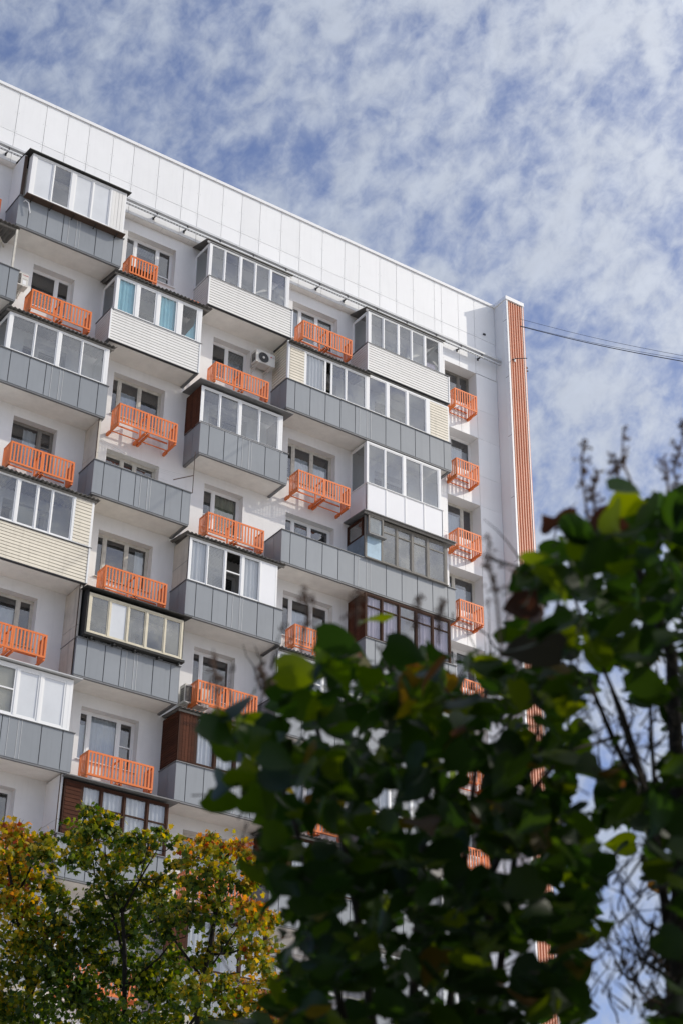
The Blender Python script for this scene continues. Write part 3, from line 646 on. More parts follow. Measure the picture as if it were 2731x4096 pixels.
# ------------------------------------------------------------------ orange baskets for outdoor units
CW, BH, BD = 1.0, .69, .52
def panel(mb, F, u0, u1, z0, z1, n, post=.05, rail=.055, t=.022):
    F.box(mb, u0, u0 + post, z0, z1, 0, -t, 'orange'); F.box(mb, u1 - post, u1, z0, z1, 0, -t, 'orange')
    F.box(mb, u0 + post, u1 - post, z0, z0 + rail, 0, -t, 'orange'); F.box(mb, u0 + post, u1 - post, z1 - rail, z1, 0, -t, 'orange')
    p = (u1 - u0 - post) / (n + 1)
    for i in range(1, n + 1): c = u0 + post / 2 + p * i; F.box(mb, c - .024, c + .024, z0 + rail, z1 - rail, -.003, -t + .003, 'orange')
def basket_proto(cells, wall):
    r = empty('facade_basket', (0, 0, 0)); W = CW * cells
    for i in range(cells):
        mb = MB('orange'); panel(mb, Face('front', 0), i * CW + .003, (i + 1) * CW - .003, 0, BH, 8); mb.build('front_panel', r)
    xs_ = [0, CW - .012, CW + .012, 2 * CW][:2] if cells == 1 else [.0, CW - .03, CW + .03, 2 * CW]
    if cells == 1: xs_ = [0, CW]
    for k, x in enumerate(xs_):
        mb = MB('orange'); F = Face('left', x if k in (0, 2) else x - .022)
        if cells == 1 or k in (0, 3): panel(mb, F, .024, BD, 0, BH, 4); mb.build('side_panel', r)
        elif k == 1:
            mb.box(CW - .03, CW + .03, BD - .03, BD, 0, BH); mb.box(CW - .02, CW + .02, .025, BD - .031, BH - .05, BH - .01); mb.box(CW - .02, CW + .02, .025, BD - .031, .01, .05); mb.build('back_post', r)
        b = MB('orange'); xc = x + (.03 if k in (0, 2) else -.03)
        b.box(xc - .028, xc + .028, .03, wall - .16, -.062, -.004, 'orange'); b.box(xc - .036, xc + .036, wall - .22, wall, -.085, -.0635, 'orange'); b.box(xc - .028, xc + .028, wall - .16, wall, -.062, .02, 'orange'); b.build('bracket', r)
    for i in range(cells):
        b = MB('orange'); x0, x1 = i * CW + .065, (i + 1) * CW - .065
        b.box(x0, x1, BD - .025, BD, .2, .245); b.box(x0, x1, BD - .022, BD, -.05, -.02); b.build('back_rail', r)
    return r
P2 = basket_proto(2, WY - .2); P1 = basket_proto(1, WY - .2); PE = basket_proto(1, CY - .2)
used = {}
GB = 'orange slatted baskets on the facade'
def basket(proto, x, ztop, label):
    o = proto if proto.name not in used else copy_tree(proto)
    used[proto.name] = 1
    o.location = (x, .2, OZ + ztop - BH); setp(o, label, 'basket', GB); return o
BK = [
 (P2, -2.47, .84, 'orange basket cut to a sliver by the left photo edge beside the overhanging box'),
 (P1, 3.96, .80, 'single-width orange basket on the top floor, dark boards inside, above turquoise curtains'),
 (P2, 10.47, 1.11, 'double orange basket on the top floor between two white sided balconies'),
 (PE, 16.85, .95, 'single-width orange basket at the end bay, topmost of its column beside the pylon'),
 (P2, .87, -1.95, 'double orange basket beside the beige unit with red lettering'),
 (P2, 7.25, -1.94, 'double orange basket below the round-fan unit, second floor from the top'),
 (PE, 16.84, -1.97, 'single-width orange basket at the end bay, second from the top beside the pylon'),
 (P2, 4.08, -4.79, 'double orange basket with a clear shadow on the wall above the clotheslines'),
 (P2, 10.46, -4.80, 'double orange basket casting a slatted shadow between brown-sided and all-white balconies'),
 (PE, 16.84, -4.76, 'single-width orange basket at the end bay, third from the top beside the pylon'),
 (P2, .85, -7.37, 'double orange basket above the corrugated roof of the cream sided balcony'),
 (P2, 7.30, -7.46, 'double orange basket above the balcony with blinds and a dark open sash'),
 (PE, 16.83, -7.46, 'single-width orange basket at the end bay, lowest one still clear of the lilac'),
 (P2, 4.12, -10.32, 'double orange basket above the black felt roof of the bulging glazing'),
 (P2, 10.5, -10.27, 'double orange basket whose right end disappears behind the lilac top'),
 (PE, 16.83, -10.3, 'single-width orange basket at the end bay, mostly covered by the lilac top'),
 (P2, .6, -13.0, 'double orange basket at the left edge above the flat-roofed frosted balcony'),
 (P2, 7.31, -13.0, 'double orange basket above the brown boarded balcony, leaves over its right end'),
 (PE, 16.83, -13.1, 'single-width orange basket glimpsed in gaps of the lilac beside the pylon, upper one'),
 (P2, 4.12, -15.95, 'double orange basket just above the brown glazed balcony with white curtains'),
 (P2, 10.5, -15.95, 'double orange basket showing in pieces through the left rim of the lilac'),
 (PE, 16.83, -15.9, 'single-width orange basket glimpsed in gaps of the lilac beside the pylon, lower one'),
 (P2, .85, -18.6, 'double orange basket behind the yellow top of the left maple'),
 (P2, 7.3, -18.6, 'double orange basket behind the orange top of the right maple'),
 (P2, 4.12, -21.6, 'double orange basket low behind the middle maple trunk'),
 (P2, 10.5, -21.6, 'double orange basket low at the bottom edge between maple and lilac'),
]
for b in BK: basket(*b)

# ------------------------------------------------------------------ outdoor units
def text(body, size, loc, rot, m, name, parent, org=(0, 0, 0)):
    c = bpy.data.curves.new(name, 'FONT'); c.body = body; c.size = size; c.extrude = .001; c.align_x = 'LEFT'; c.materials.append(M[m])
    tmp = bpy.data.objects.new(name, c); COL.objects.link(tmp); bpy.context.view_layer.update()
    me = bpy.data.meshes.new_from_object(tmp.evaluated_get(bpy.context.evaluated_depsgraph_get())); bpy.data.objects.remove(tmp)
    if not me.materials: me.materials.append(M[m])
    o = bpy.data.objects.new(name, me); COL.objects.link(o); o.location = Vector(loc) - Vector(org); o.rotation_euler = rot; o.parent = parent; return o
R90 = (math.radians(90), 0, 0)
def ac_unit(x, y, z, w, h, d, label, style, wall=WY):
    r = empty('air_conditioner', (x, y, z)); setp(r, label, 'air conditioner', 'outdoor units on the wall')
    mb = MB('ac'); t = .02
    mb.box(0, w, 0, d, 0, h); mb.box(-.004, w + .004, -.004, d + .004, h, h + .015)
    for i in range(6): zz = .07 + i * (h - .14) / 6; mb.box(-.003, .001, .05, d - .05, zz, zz + (h - .14) / 6 - .018, 'acdark')
    mb.build('casing', r)
    cx, R = w * .39, h * .43
    g_ = MB('acdark')
    if style == 'round':
        n = 28; g_.face([(cx + R * math.cos(2 * math.pi * i / n), -.002, h * .5 + R * math.sin(2 * math.pi * i / n)) for i in range(n)][::-1], 'acdark')
        for k in range(1, 6):
            rr = R * k / 5
            g_.tube([(cx + rr * math.cos(2 * math.pi * i / n), -.006, h * .5 + rr * math.sin(2 * math.pi * i / n)) for i in range(n + 1)], .0035 if k < 5 else .01, 4, 'ink' if k < 5 else 'ac', cap=False)
        g_.tube([(cx, -.004, h * .5), (cx, -.02, h * .5)], .045, 12, 'ac')
    else:
        g_.box(.02, w * .68, -.002, .0, .04, h - .04, 'acdark')
        for k in range(11):
            zz = .06 + k * (h - .12) / 11
            pts = [(.03 + (w * .64) * i / 12, -.008, zz + .02 * math.sin(i * .8)) for i in range(13)]; g_.tube(pts, .006, 4, 'ac')
    g_.build('fan_grille', r)
    for xx in (w * .14, w * .8):
        b = MB('ac'); b.box(xx - .02, xx + .02, -.02, wall - y, -.035, -.002); b.box(xx - .02, xx + .02, wall - y - .02, wall - y, -.25, -.036); b.bar((xx, .02, -.04), (xx, wall - y - .01, -.22), .02, .02); b.build('bracket', r)
    if style == 'round':
        t_ = text('LG', .075, (w * .84, -.004, h * .72), R90, 'ink', 'logo_lettering', r); q = MB('red'); n = 16; q.face([(w * .79 + .028 * math.cos(2 * math.pi * i / n), -.004, h * .755 + .028 * math.sin(2 * math.pi * i / n)) for i in range(n)][::-1]); q.build('logo_disc', r)
    elif style == 'grille':
        text('TOSHIBA', .05, (w * .72, -.004, h * .82), R90, 'red', 'logo_lettering', r)
        q = MB('white'); q.box(w * .76, w * .9, -.003, .001, .06, h * .45); q.box(w * .74, w * .96, -.003, .001, h * .55, h * .565, 'ink'); q.build('sticker', r)
    return r
ac_unit(8.9, .5, OZ - 1.05, .72, .47, .33, 'grey outdoor unit with a round black fan and red logo under the balcony ceiling', 'round')
ac_unit(.12, .6, OZ - 1.66, .75, .46, .3, 'ivory outdoor unit with a ribbed grille and red lettering at the left edge', 'grille')
ac_unit(7.1, .55, OZ - 13.62, .8, .55, .3, 'outdoor unit with a black lattice side, half behind an orange basket over brown boards', 'plain')
mb = MB('brown'); 
for i in range(5): mb.box(.03 + i * .17, .03 + i * .17 + .16, .0, .04, 0, .40 - .005 * i, 'brown')
o = mb.build('board_stack'); o.location = (4.02, .40, OZ + .17); setp(o, 'dark brown boards standing inside the single-width orange basket on the top floor', 'boards')

mb = MB('orange', 'red')
for x, y, l in ((4.95, .25, .5), (5.5, .2, .35), (5.95, .1, .45)): mb.bar((x, y, OZ - .12), (x + l, y - .06, OZ - .14), .12, .035, 'orange')
o = mb.build('scrap_boards'); setp(o, 'loose orange board scraps lying on the corrugated roof above the turquoise curtains', 'scraps')
mb = MB('pvc'); zz = OZ + 1.12
mb.tube([(.15, .0, OZ + .93), (.17, -.09, OZ + .93), (.27, -.1, OZ + .87), (.36, -.1, OZ + .5)], .018, 8)
o = mb.build('drain_hose'); setp(o, 'bent white drain hose on the grey front of the overhanging top-floor balcony', 'hose')
# sign in a top-floor window
mb = MB('sign'); mb.box(0, .40, 0, .006, 0, .235); o = mb.build('paper_sign'); o.location = (15.5, .075, OZ + 1.165)
setp(o, 'mauve paper sign with white lettering in the top-floor window nearest the pylon', 'sign')
text('Привет', .125, (.02, -.003, .09), R90, 'white', 'lettering', o)

# clotheslines of the open balcony
zc = OZ - 8.4 + .12
mb = MB('string', 'rust'); A0 = (3.5, .06, zc + 1.98); 
mb.bar((5.9, -.1, zc + 1.28), (6.55, -.1, zc + 1.66), .025, .025, 'rust')
for k, (a, b) in enumerate([((3.5, .1, zc + 1.95), (6.5, -.1, zc + 1.62)), ((3.5, .3, zc + 2.1), (6.4, -.1, zc + 1.58)), ((3.5, .5, zc + 2.2), (6.3, -.1, zc + 1.5)), ((3.5, .1, zc + 1.9), (6.1, -.1, zc + 1.4)), ((3.5, .2, zc + 1.8), (5.8, .1, zc + 1.3))]):
    a, b = Vector(a), Vector(b); mb.tube([a.lerp(b, i / 10) - Vector((0, 0, .22 * math.sin(math.pi * i / 10) * (1 - .1 * k))) for i in range(11)], .0035, 4)
mb.tube([(6.62, -.01, OZ - 5.7), (6.61, -.02, OZ - 6.3), (6.62, .0, zc + 1.12)], .012, 5, 'rust')
o = mb.build('clothesline'); setp(o, 'sagging white clotheslines with a rusty rod over the open grey balcony', 'clothesline')

# overhead cables behind the pylon
for (p, q, r, lab) in (((2078, 1276), (2790, 1434), .006, 'thin upper cable leaving the pylon across the sky'), ((2078, 1303), (2790, 1446), .006, 'thin middle cable just above the thick one'), ((2078, 1305), (2790, 1456), .013, 'thick lowest cable leaving the pylon across the sky')):
    a, b = at(p[0], p[1], 57), at(q[0], q[1], 48); e = a + (b - a) * 2.2
    mb = MB('wire'); mb.tube([a.lerp(e, i / 16) - Vector((0, 0, .09 * math.sin(math.pi * min(1, i / 16 * 2.2)))) for i in range(17)], r, 6)
    o = mb.build('overhead_cable'); setp(o, lab, 'cable', 'cables across the sky')

# ------------------------------------------------------------------ vegetation
def leaf_mesh(name, leaves, m, parent, org):
    vs, fs, cols = [], [], []
    for verts, faces, c in leaves:
        n = len(vs); vs += [(v.x - org[0], v.y - org[1], v.z - org[2]) for v in verts]
        for f in faces: fs.append(tuple(n + i for i in f)); cols += [c] * len(f)
    me = bpy.data.meshes.new(name); me.from_pydata(vs, [], fs); me.materials.append(M[m])
    ca = me.color_attributes.new('leaf_colour', 'FLOAT_COLOR', 'CORNER')
    flat = []
    for c in cols: flat += [c[0], c[1], c[2], 1.0]
    ca.data.foreach_set('color', flat)
    me.polygons.foreach_set('use_smooth', [True] * len(fs)); me.update()
    o = bpy.data.objects.new(name, me); COL.objects.link(o); o.parent = parent; return o
MAPLE = [(0, -.45), (.16, -.28), (.44, -.34), (.36, -.08), (.52, .14), (.26, .16), (.22, .30), (.0, .56), (-.22, .30), (-.26, .16), (-.52, .14), (-.36, -.08), (-.44, -.34), (-.16, -.28)]
def maple_leaf(p, s, c):
    out = Vector((ru(-1, 1), ru(-1, 1), ru(-.2, 1))).normalized(); a = ru(0, 6.28)
    R_ = out.to_track_quat('Z', 'Y').to_matrix() @ Matrix.Rotation(a, 3, 'Z')
    cu = ru(.15, .5)
    V = [p + R_ @ Vector((x * s, y * s, -cu * s * (x * x + y * y))) for x, y in MAPLE]
    V.append(p)
    n = len(MAPLE)
    return V, [(i, (i + 1) % n, n) for i in range(n)], c
def mix(a, b, t): return tuple(x + (y - x) * t for x, y in zip(a, b))
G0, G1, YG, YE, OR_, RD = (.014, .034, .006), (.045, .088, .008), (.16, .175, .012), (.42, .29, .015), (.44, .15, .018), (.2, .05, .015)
def maple(name, trunk, limbs, clumps, depth, hue, label, seedv):
    random.seed(seedv)
    base = at(*trunk[0], depth); foot = Vector((base.x + ru(-.3, .3), base.y + .2, 0))
    r = empty('maple_tree', foot); setp(r, label, 'tree', 'maples in front of the building')
    tk = MB('bark'); tp = [foot, foot.lerp(base, .5) + Vector((.08, 0, 0))] + [at(u, v, depth) for u, v in trunk]
    n = len(tp); tk.tube(tp, [.13, .09] + [.05 - .03 * i / max(1, n - 3) for i in range(n - 2)], 9)
    t_o = tk.build('trunk', r, foot, smooth=True)
    cs = []
    for (u, v, rad) in clumps:
        dd = depth + ru(-.8, .8); cs.append((at(u, v, dd), rad / FPX * depth, u, v))
    lb = MB('bark')
    for lim in limbs:
        dz_ = ru(-.3, .3); pts = [at(u, v, depth + dz_ * i / len(lim)) for i, (u, v) in enumerate(lim)]; lb.tube(pts, [.026 - .018 * i / (len(pts) - 1) for i in range(len(pts))], 6)
    allp = tp[2:] + [at(u, v, depth) for lim in limbs for u, v in lim]
    for c, rad, u, v in cs:                    # twigs reach into every clump
        q = min(allp, key=lambda p: (p - c).length + (2 if p.z > c.z else 0)); mid = q.lerp(c, .5) + Vector((ru(-.1, .1), ru(-.1, .1), -.08))
        lb.tube([q, mid, c], [.011, .008, .005], 5)
        for _ in range(5):
            e = c + Vector((ru(-1, 1), ru(-1, 1), ru(-.3, 1))).normalized() * rad * .9; lb.tube([c.lerp(q, .2), c.lerp(e, .5), e], [.007, .005, .003], 4)
    lb.build('branch', r, foot, smooth=True)
    lv = []
    for c, rad, u, v in cs:
        cnt = int(820 * rad * rad / .25 * .62 + 25)
        subs = [(c + Vector((ru(-1, 1), ru(-1, 1), ru(-.7, 1))).normalized() * rad * ru(.35, .95), rad * ru(.22, .42)) for _ in range(9)]
        for k in range(cnt):
            if rnd() < .6:
                sc_, sr = random.choice(subs); p = sc_ + Vector((random.gauss(0, .5), random.gauss(0, .5), random.gauss(0, .4))) * sr
            else: p = c + Vector((random.gauss(0, .45), random.gauss(0, .45), random.gauss(0, .4))) * rad
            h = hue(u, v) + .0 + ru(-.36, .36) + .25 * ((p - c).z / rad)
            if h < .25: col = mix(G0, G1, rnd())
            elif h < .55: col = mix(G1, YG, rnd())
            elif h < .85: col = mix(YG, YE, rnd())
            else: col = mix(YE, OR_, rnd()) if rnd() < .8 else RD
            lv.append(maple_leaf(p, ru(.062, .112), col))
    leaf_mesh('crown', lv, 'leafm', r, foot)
    return len(lv)
NL = 0
NL += maple('maple', [(140, 4250), (110, 3900), (60, 3600), (30, 3440)], [[(110, 3900), (20, 3760), (-60, 3660)], [(120, 4000), (200, 3800), (230, 3680)], [(60, 3600), (120, 3480), (140, 3380)]],
  [(60, 3330, 70), (150, 3370, 70), (20, 3400, 100), (170, 3420, 80), (40, 3500, 130), (160, 3550, 105), (60, 3680, 160), (210, 3720, 120), (120, 3850, 170), (245, 3950, 130), (40, 4030, 160), (-120, 3600, 150), (-140, 3900, 200), (150, 4150, 200), (-80, 4250, 220), (250, 3830, 90), (240, 3600, 60), (-110, 3400, 110)],
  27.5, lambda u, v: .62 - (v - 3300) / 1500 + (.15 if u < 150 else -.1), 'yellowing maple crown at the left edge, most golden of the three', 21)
NL += maple('maple', [(470, 4330), (500, 4060), (500, 3800), (490, 3650), (420, 3470)], [[(500, 4060), (420, 4140), (380, 4200)], [(500, 3850), (460, 3680), (380, 3500), (357, 3300)], [(500, 3750), (600, 3690), (700, 3640)], [(490, 3650), (560, 3520), (630, 3400)], [(500, 3950), (640, 3830), (720, 3730)]],
  [(357, 3255, 50), (375, 3310, 60), (300, 3335, 70), (430, 3310, 70), (350, 3400, 95), (480, 3400, 80), (440, 3480, 95), (560, 3440, 70), (600, 3365, 50), (650, 3345, 45), (710, 3370, 38), (430, 3590, 110), (550, 3600, 110), (650, 3540, 75), (380, 3720, 100), (500, 3740, 130), (630, 3720, 100), (420, 3880, 125), (570, 3900, 120), (330, 3990, 110), (500, 4080, 170), (690, 3860, 90), (660, 4000, 120), (380, 4200, 180), (620, 4220, 180), (290, 3440, 60), (540, 3350, 40), (310, 3800, 70), (640, 3620, 60), (700, 3470, 45), (340, 3640, 60)],
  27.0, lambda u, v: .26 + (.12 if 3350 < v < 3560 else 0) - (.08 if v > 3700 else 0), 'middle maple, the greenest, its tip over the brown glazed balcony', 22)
NL += maple('maple', [(770, 4330), (800, 3980), (840, 3790), (870, 3620), (900, 3480)], [[(800, 3900), (700, 3760), (640, 3700)][::1], [(830, 3820), (930, 3810), (1010, 3780)], [(780, 4060), (850, 3860), (960, 3700)], [(860, 3650), (800, 3520), (780, 3430)], [(760, 4100), (830, 4000), (900, 3900)]],
  [(848, 3355, 45), (840, 3400, 65), (775, 3420, 70), (905, 3410, 75), (965, 3390, 42), (985, 3440, 40), (820, 3510, 95), (930, 3530, 90), (760, 3540, 60), (1000, 3530, 55), (880, 3650, 90), (1000, 3670, 100), (1050, 3820, 100), (930, 3780, 80), (760, 3680, 70), (820, 3830, 70), (1010, 3970, 110), (890, 3960, 90), (770, 3980, 90), (930, 4100, 120), (1090, 4060, 80), (800, 4170, 150), (1080, 3680, 60), (1100, 3930, 60), (1000, 4230, 150), (720, 3620, 45)],
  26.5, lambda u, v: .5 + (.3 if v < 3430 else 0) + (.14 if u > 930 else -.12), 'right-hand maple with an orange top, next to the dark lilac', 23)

# lilac: big heart-shaped leaves a few metres from the lens
def lilac_leaf(p, L, tip, side_, fold, col):
    """p = leaf base, tip = direction of the midrib, side_ = across"""
    up = side_.cross(tip).normalized(); V, F_ = [], []
    prof = [(0, .0, 0), (-.06, .26, .02), (.12, .40, .05), (.34, .43, .05), (.56, .36, .02), (.78, .20, -.05), (1.0, .0, -.16)]
    mids = [(0, 0), (.02, 0), (.12, .01), (.34, .015), (.56, 0), (.78, -.05), (1.0, -.16)]
    curl = ru(-.1, .25)
    for (a, h), (b, w, hh) in zip(mids, prof):
        V.append(p + tip * L * a + up * L * (h - curl * a * a))
    for sgn in (1, -1):
        for (b, w, hh) in prof[1:-1]:
            V.append(p + tip * L * b + side_ * sgn * L * w * math.cos(fold) + up * L * (w * math.sin(fold) + hh * .5 - curl * b * b - .35 * w * w))
    for s_, off in ((0, 7), (1, 12)):
        seq = [0] + [off + i for i in range(5)] + [6]
        for i in range(6):
            a, b = seq[i], seq[i + 1]
            f = [i, i + 1, b, a]; f2 = []
            for q in f:
                if q not in f2: f2.append(q)
            if len(f2) > 2: F_.append(tuple(f2) if s_ else tuple(f2[::-1]))
    return V, F_, col
def inpoly(x, y, P):
    c = False; j = len(P) - 1
    for i in range(len(P)):
        if (P[i][1] > y) != (P[j][1] > y) and x < (P[j][0] - P[i][0]) * (y - P[i][1]) / (P[j][1] - P[i][1]) + P[i][0]: c = not c
        j = i
    return c
S = 2731 / 1568
LG = [(.008, .020, .004), (.013, .031, .005), (.026, .048, .005), (.06, .085, .006)]
def lilac(label, poly, holes, n, dmin, dmax, extra, stems, heads, seedv, foot_uv, twigs=()):
    random.seed(seedv)
    fp = at(foot_uv[0] * S, foot_uv[1] * S, (dmin + dmax) / 2); foot = Vector((fp.x, fp.y, 0))
    r = empty('lilac_bush', foot); setp(r, label, 'shrub', 'lilacs close to the camera')
    st = MB('twig')
    for pts, r0, r1, d in stems:
        P = [at(u * S, v * S, d + .04 * i) for i, (u, v) in enumerate(pts)]
        if pts[-1][1] > 2300: P.append(foot + Vector((ru(-.25, .25), ru(-.25, .25), 0)))
        k = len(P); st.tube(P, [r0 + (r1 - r0) * i / (k - 1) for i in range(k)], 7)
    xs_, ys_ = [p[0] for p in poly], [p[1] for p in poly]
    leaves = []; k = 0
    def add(u, v, d, L, droop=None, col=None):
        p = at(u * S, v * S, d)
        az = ru(0, 2 * math.pi); t = Vector((math.cos(az), math.sin(az), ru(-1.1, .25) if droop is None else droop)).normalized()
        w = Vector((ru(-1, 1), ru(-1, 1), ru(-.4, .4))); s_ = (w - t * w.dot(t)).normalized()
        if col is None:
            q = rnd(); col = mix(LG[0], LG[1], rnd()) if q < .55 else mix(LG[1], LG[2], rnd()) if q < .85 else mix(LG[2], LG[3], rnd()) if q < .972 else mix((.09, .08, .010), (.06, .03, .012), rnd())
        leaves.append(lilac_leaf(p - t * L * .5, L, t, s_, ru(.1, .55), col))
        if rnd() < .3: st.tube([p - t * L * .5, p - t * L * .85 - Vector((0, 0, .01))], [.0012, .0016], 4)
    while k < n:
        u, v = ru(min(xs_), max(xs_)), ru(min(ys_), max(ys_))
        if not inpoly(u, v, poly): continue
        if any((u - hx) ** 2 / (hr * hr) + (v - hy) ** 2 / (hs * hs) < 1 for hx, hy, hr, hs in holes) : continue
        if mnoise.noise(Vector((u / 75, v / 75, seedv))) < -.16: continue     # sprays with gaps between them
        add(u, v, ru(dmin, dmax), ru(.040, .078)); k += 1
    for (u, v, L, *c) in extra: add(u, v, ru(dmin, dmin + .4), L, ru(-.6, .2), c[0] if c else None)
    for pts, d, size in heads:                 # dry seed heads stand on thin stalks
        b = MB('seed'); P = [at(u * S, v * S, d) for u, v in pts]; b.tube(P, [.0022] * (len(P) - 1) + [.001], 5)
        tot = len(P) - 1
        for i in range(tot):
            for j in range(8):
                t = round(rnd() * 3) / 3.2 + ru(0, .06); c = P[i].lerp(P[i + 1], t); frac = (i + t) / tot
                if frac < .2: continue
                o_ = Vector((random.gauss(0, 1), random.gauss(0, 1), ru(-.3, .6))) * size * (1.15 - frac) * .42; e = c + o_
                b.tube([c, e], .0009, 3, cap=False)
                for _ in range(3):
                    q = e + Vector((ru(-1, 1), ru(-1, 1), ru(-1, 1))) * .006; dd = Vector((ru(-1, 1), ru(-1, 1), ru(-.2, 1))).normalized() * .007
                    b.tube([q - dd * .5, q, q + dd * .6], [.0006, .0024, .0006], 5)
        b.build('seed_head', r, foot)
    for (x0, x1, y0, y1, cnt) in twigs:        # fine bare twigs
        for _ in range(cnt):
            u, v = ru(x0, x1), ru(y0, y1); d = ru(dmin + .3, dmax - .3); ln = ru(40, 150); an = ru(-2.6, -.5); P = []
            for i in range(5):
                P.append(at(u * S, v * S, d)); u += math.cos(an) * ln / 4; v += math.sin(an) * ln / 4; an += ru(-.45, .45); d += ru(-.02, .02)
            st.tube(P, [.0022, .0018, .0014, .001, .0007], 5)
            if rnd() < .5: st.tube([P[2], P[2].lerp(P[4], .5) + Vector((ru(-.03, .03), ru(-.03, .03), ru(0, .04)))], [.0012, .0006], 4)
            if rnd() < .35:
                for _ in range(4):
                    q = P[4] + Vector((ru(-1, 1), ru(-1, 1), ru(-1, 1))) * .01; st.tube([q, q + Vector((0, 0, .004)), q + Vector((ru(-.003, .003), 0, .01))], [.0006, .0024, .0006], 5)
    st.build('stem', r, foot, smooth=True)
    leaf_mesh('foliage', leaves, 'leafl', r, foot)
    return len(leaves)
YL = (.10, .13, .012); BR = (.028, .014, .008)
CEN = [(520, 1680), (600, 1655), (640, 1610), (700, 1560), (760, 1505), (830, 1495), (900, 1520), (960, 1505), (1050, 1495), (1120, 1530), (1180, 1500), (1250, 1480), (1290, 1560), (1295, 1700), (1300, 1850), (1330, 1950), (1340, 2100), (1330, 2480), (500, 2480), (640, 2260), (650, 2180), (620, 2080), (600, 1990), (610, 1900), (560, 1780), (520, 1740)]
NL += lilac('big dark lilac in the middle, out of focus, covering the lower balconies', CEN,
  [(672, 1655, 26, 24), (655, 1690, 14, 22), (720, 1990, 26, 20), (705, 1940, 16, 28), (770, 1985, 14, 30), (785, 2060, 12, 26), (700, 2140, 16, 22), (745, 2170, 14, 26), (850, 2040, 9, 9), (1240, 1690, 10, 16), (995, 1710, 9, 30), (1000, 1650, 9, 10), (1120, 1850, 14, 16), (1090, 1430, 20, 20), (640, 2070, 14, 12), (660, 2270, 14, 60), (985, 2330, 16, 14), (1225, 1500, 40, 50), (1238, 1670, 36, 60), (1246, 1790, 34, 44), (1080, 1580, 30, 26), (1095, 1790, 26, 40), (1090, 1800, 22, 18), (870, 1760, 22, 14), (930, 2200, 20, 16), (1160, 2080, 22, 18)],
  1900, 2.7, 4.2,
  [(500, 1690, .08), (515, 1665, .07), (520, 1840, .08), (512, 1800, .07), (560, 1620, .085), (690, 1545, .08), (850, 1425, .075, YL), (780, 1480, .08), (1010, 1500, .08), (1080, 1510, .07, (.06, .09, .015)), (540, 2350, .10), (590, 2000, .09), (615, 2090, .08), (640, 1585, .07), (930, 1500, .075), (1130, 1530, .06, YL)],
  [([(700, 1560), (760, 1800), (820, 2100), (860, 2400)], .004, .014, 3.4), ([(1010, 1520), (980, 1800), (960, 2100), (940, 2400)], .004, .015, 3.5), ([(1120, 1560), (1080, 1850), (1050, 2150), (1020, 2400)], .003, .012, 3.6), ([(600, 1650), (680, 1900), (760, 2200), (800, 2400)], .003, .012, 3.2), ([(1240, 1640), (1190, 1900), (1150, 2200), (1120, 2400)], .003, .014, 3.6), ([(1270, 1760), (1200, 1840), (1130, 2000), (1100, 2380)], .004, .012, 3.0)],
  [([(500, 1640), (497, 1560), (490, 1490)], 2.6, .022), ([(605, 1600), (607, 1560), (600, 1540)], 2.6, .02), ([(690, 1500), (708, 1400), (700, 1350)], 2.5, .018), ([(820, 1440), (822, 1390), (828, 1350)], 2.5, .024), ([(960, 1480), (958, 1420), (965, 1360)], 2.6, .018), ([(1005, 1480), (1008, 1420), (1015, 1370)], 2.6, .016)], 31, (900, 2600), [(520, 1280, 1560, 2350, 110), (560, 1250, 1500, 1640, 30)])
RIG = [(1190, 1600), (1180, 1480), (1200, 1400), (1180, 1340), (1230, 1290), (1300, 1230), (1390, 1215), (1420, 1160), (1450, 1165), (1500, 1175), (1600, 1150), (1800, 1080), (2050, 1150), (2150, 1500), (2150, 2480), (1500, 2480), (1490, 2360), (1530, 2250), (1545, 2080), (1480, 2000), (1420, 1985), (1370, 2000), (1360, 2120), (1310, 2150), (1280, 2000), (1270, 1800), (1230, 1650)]  # right end lies out of view, extended to shade the leaves in view
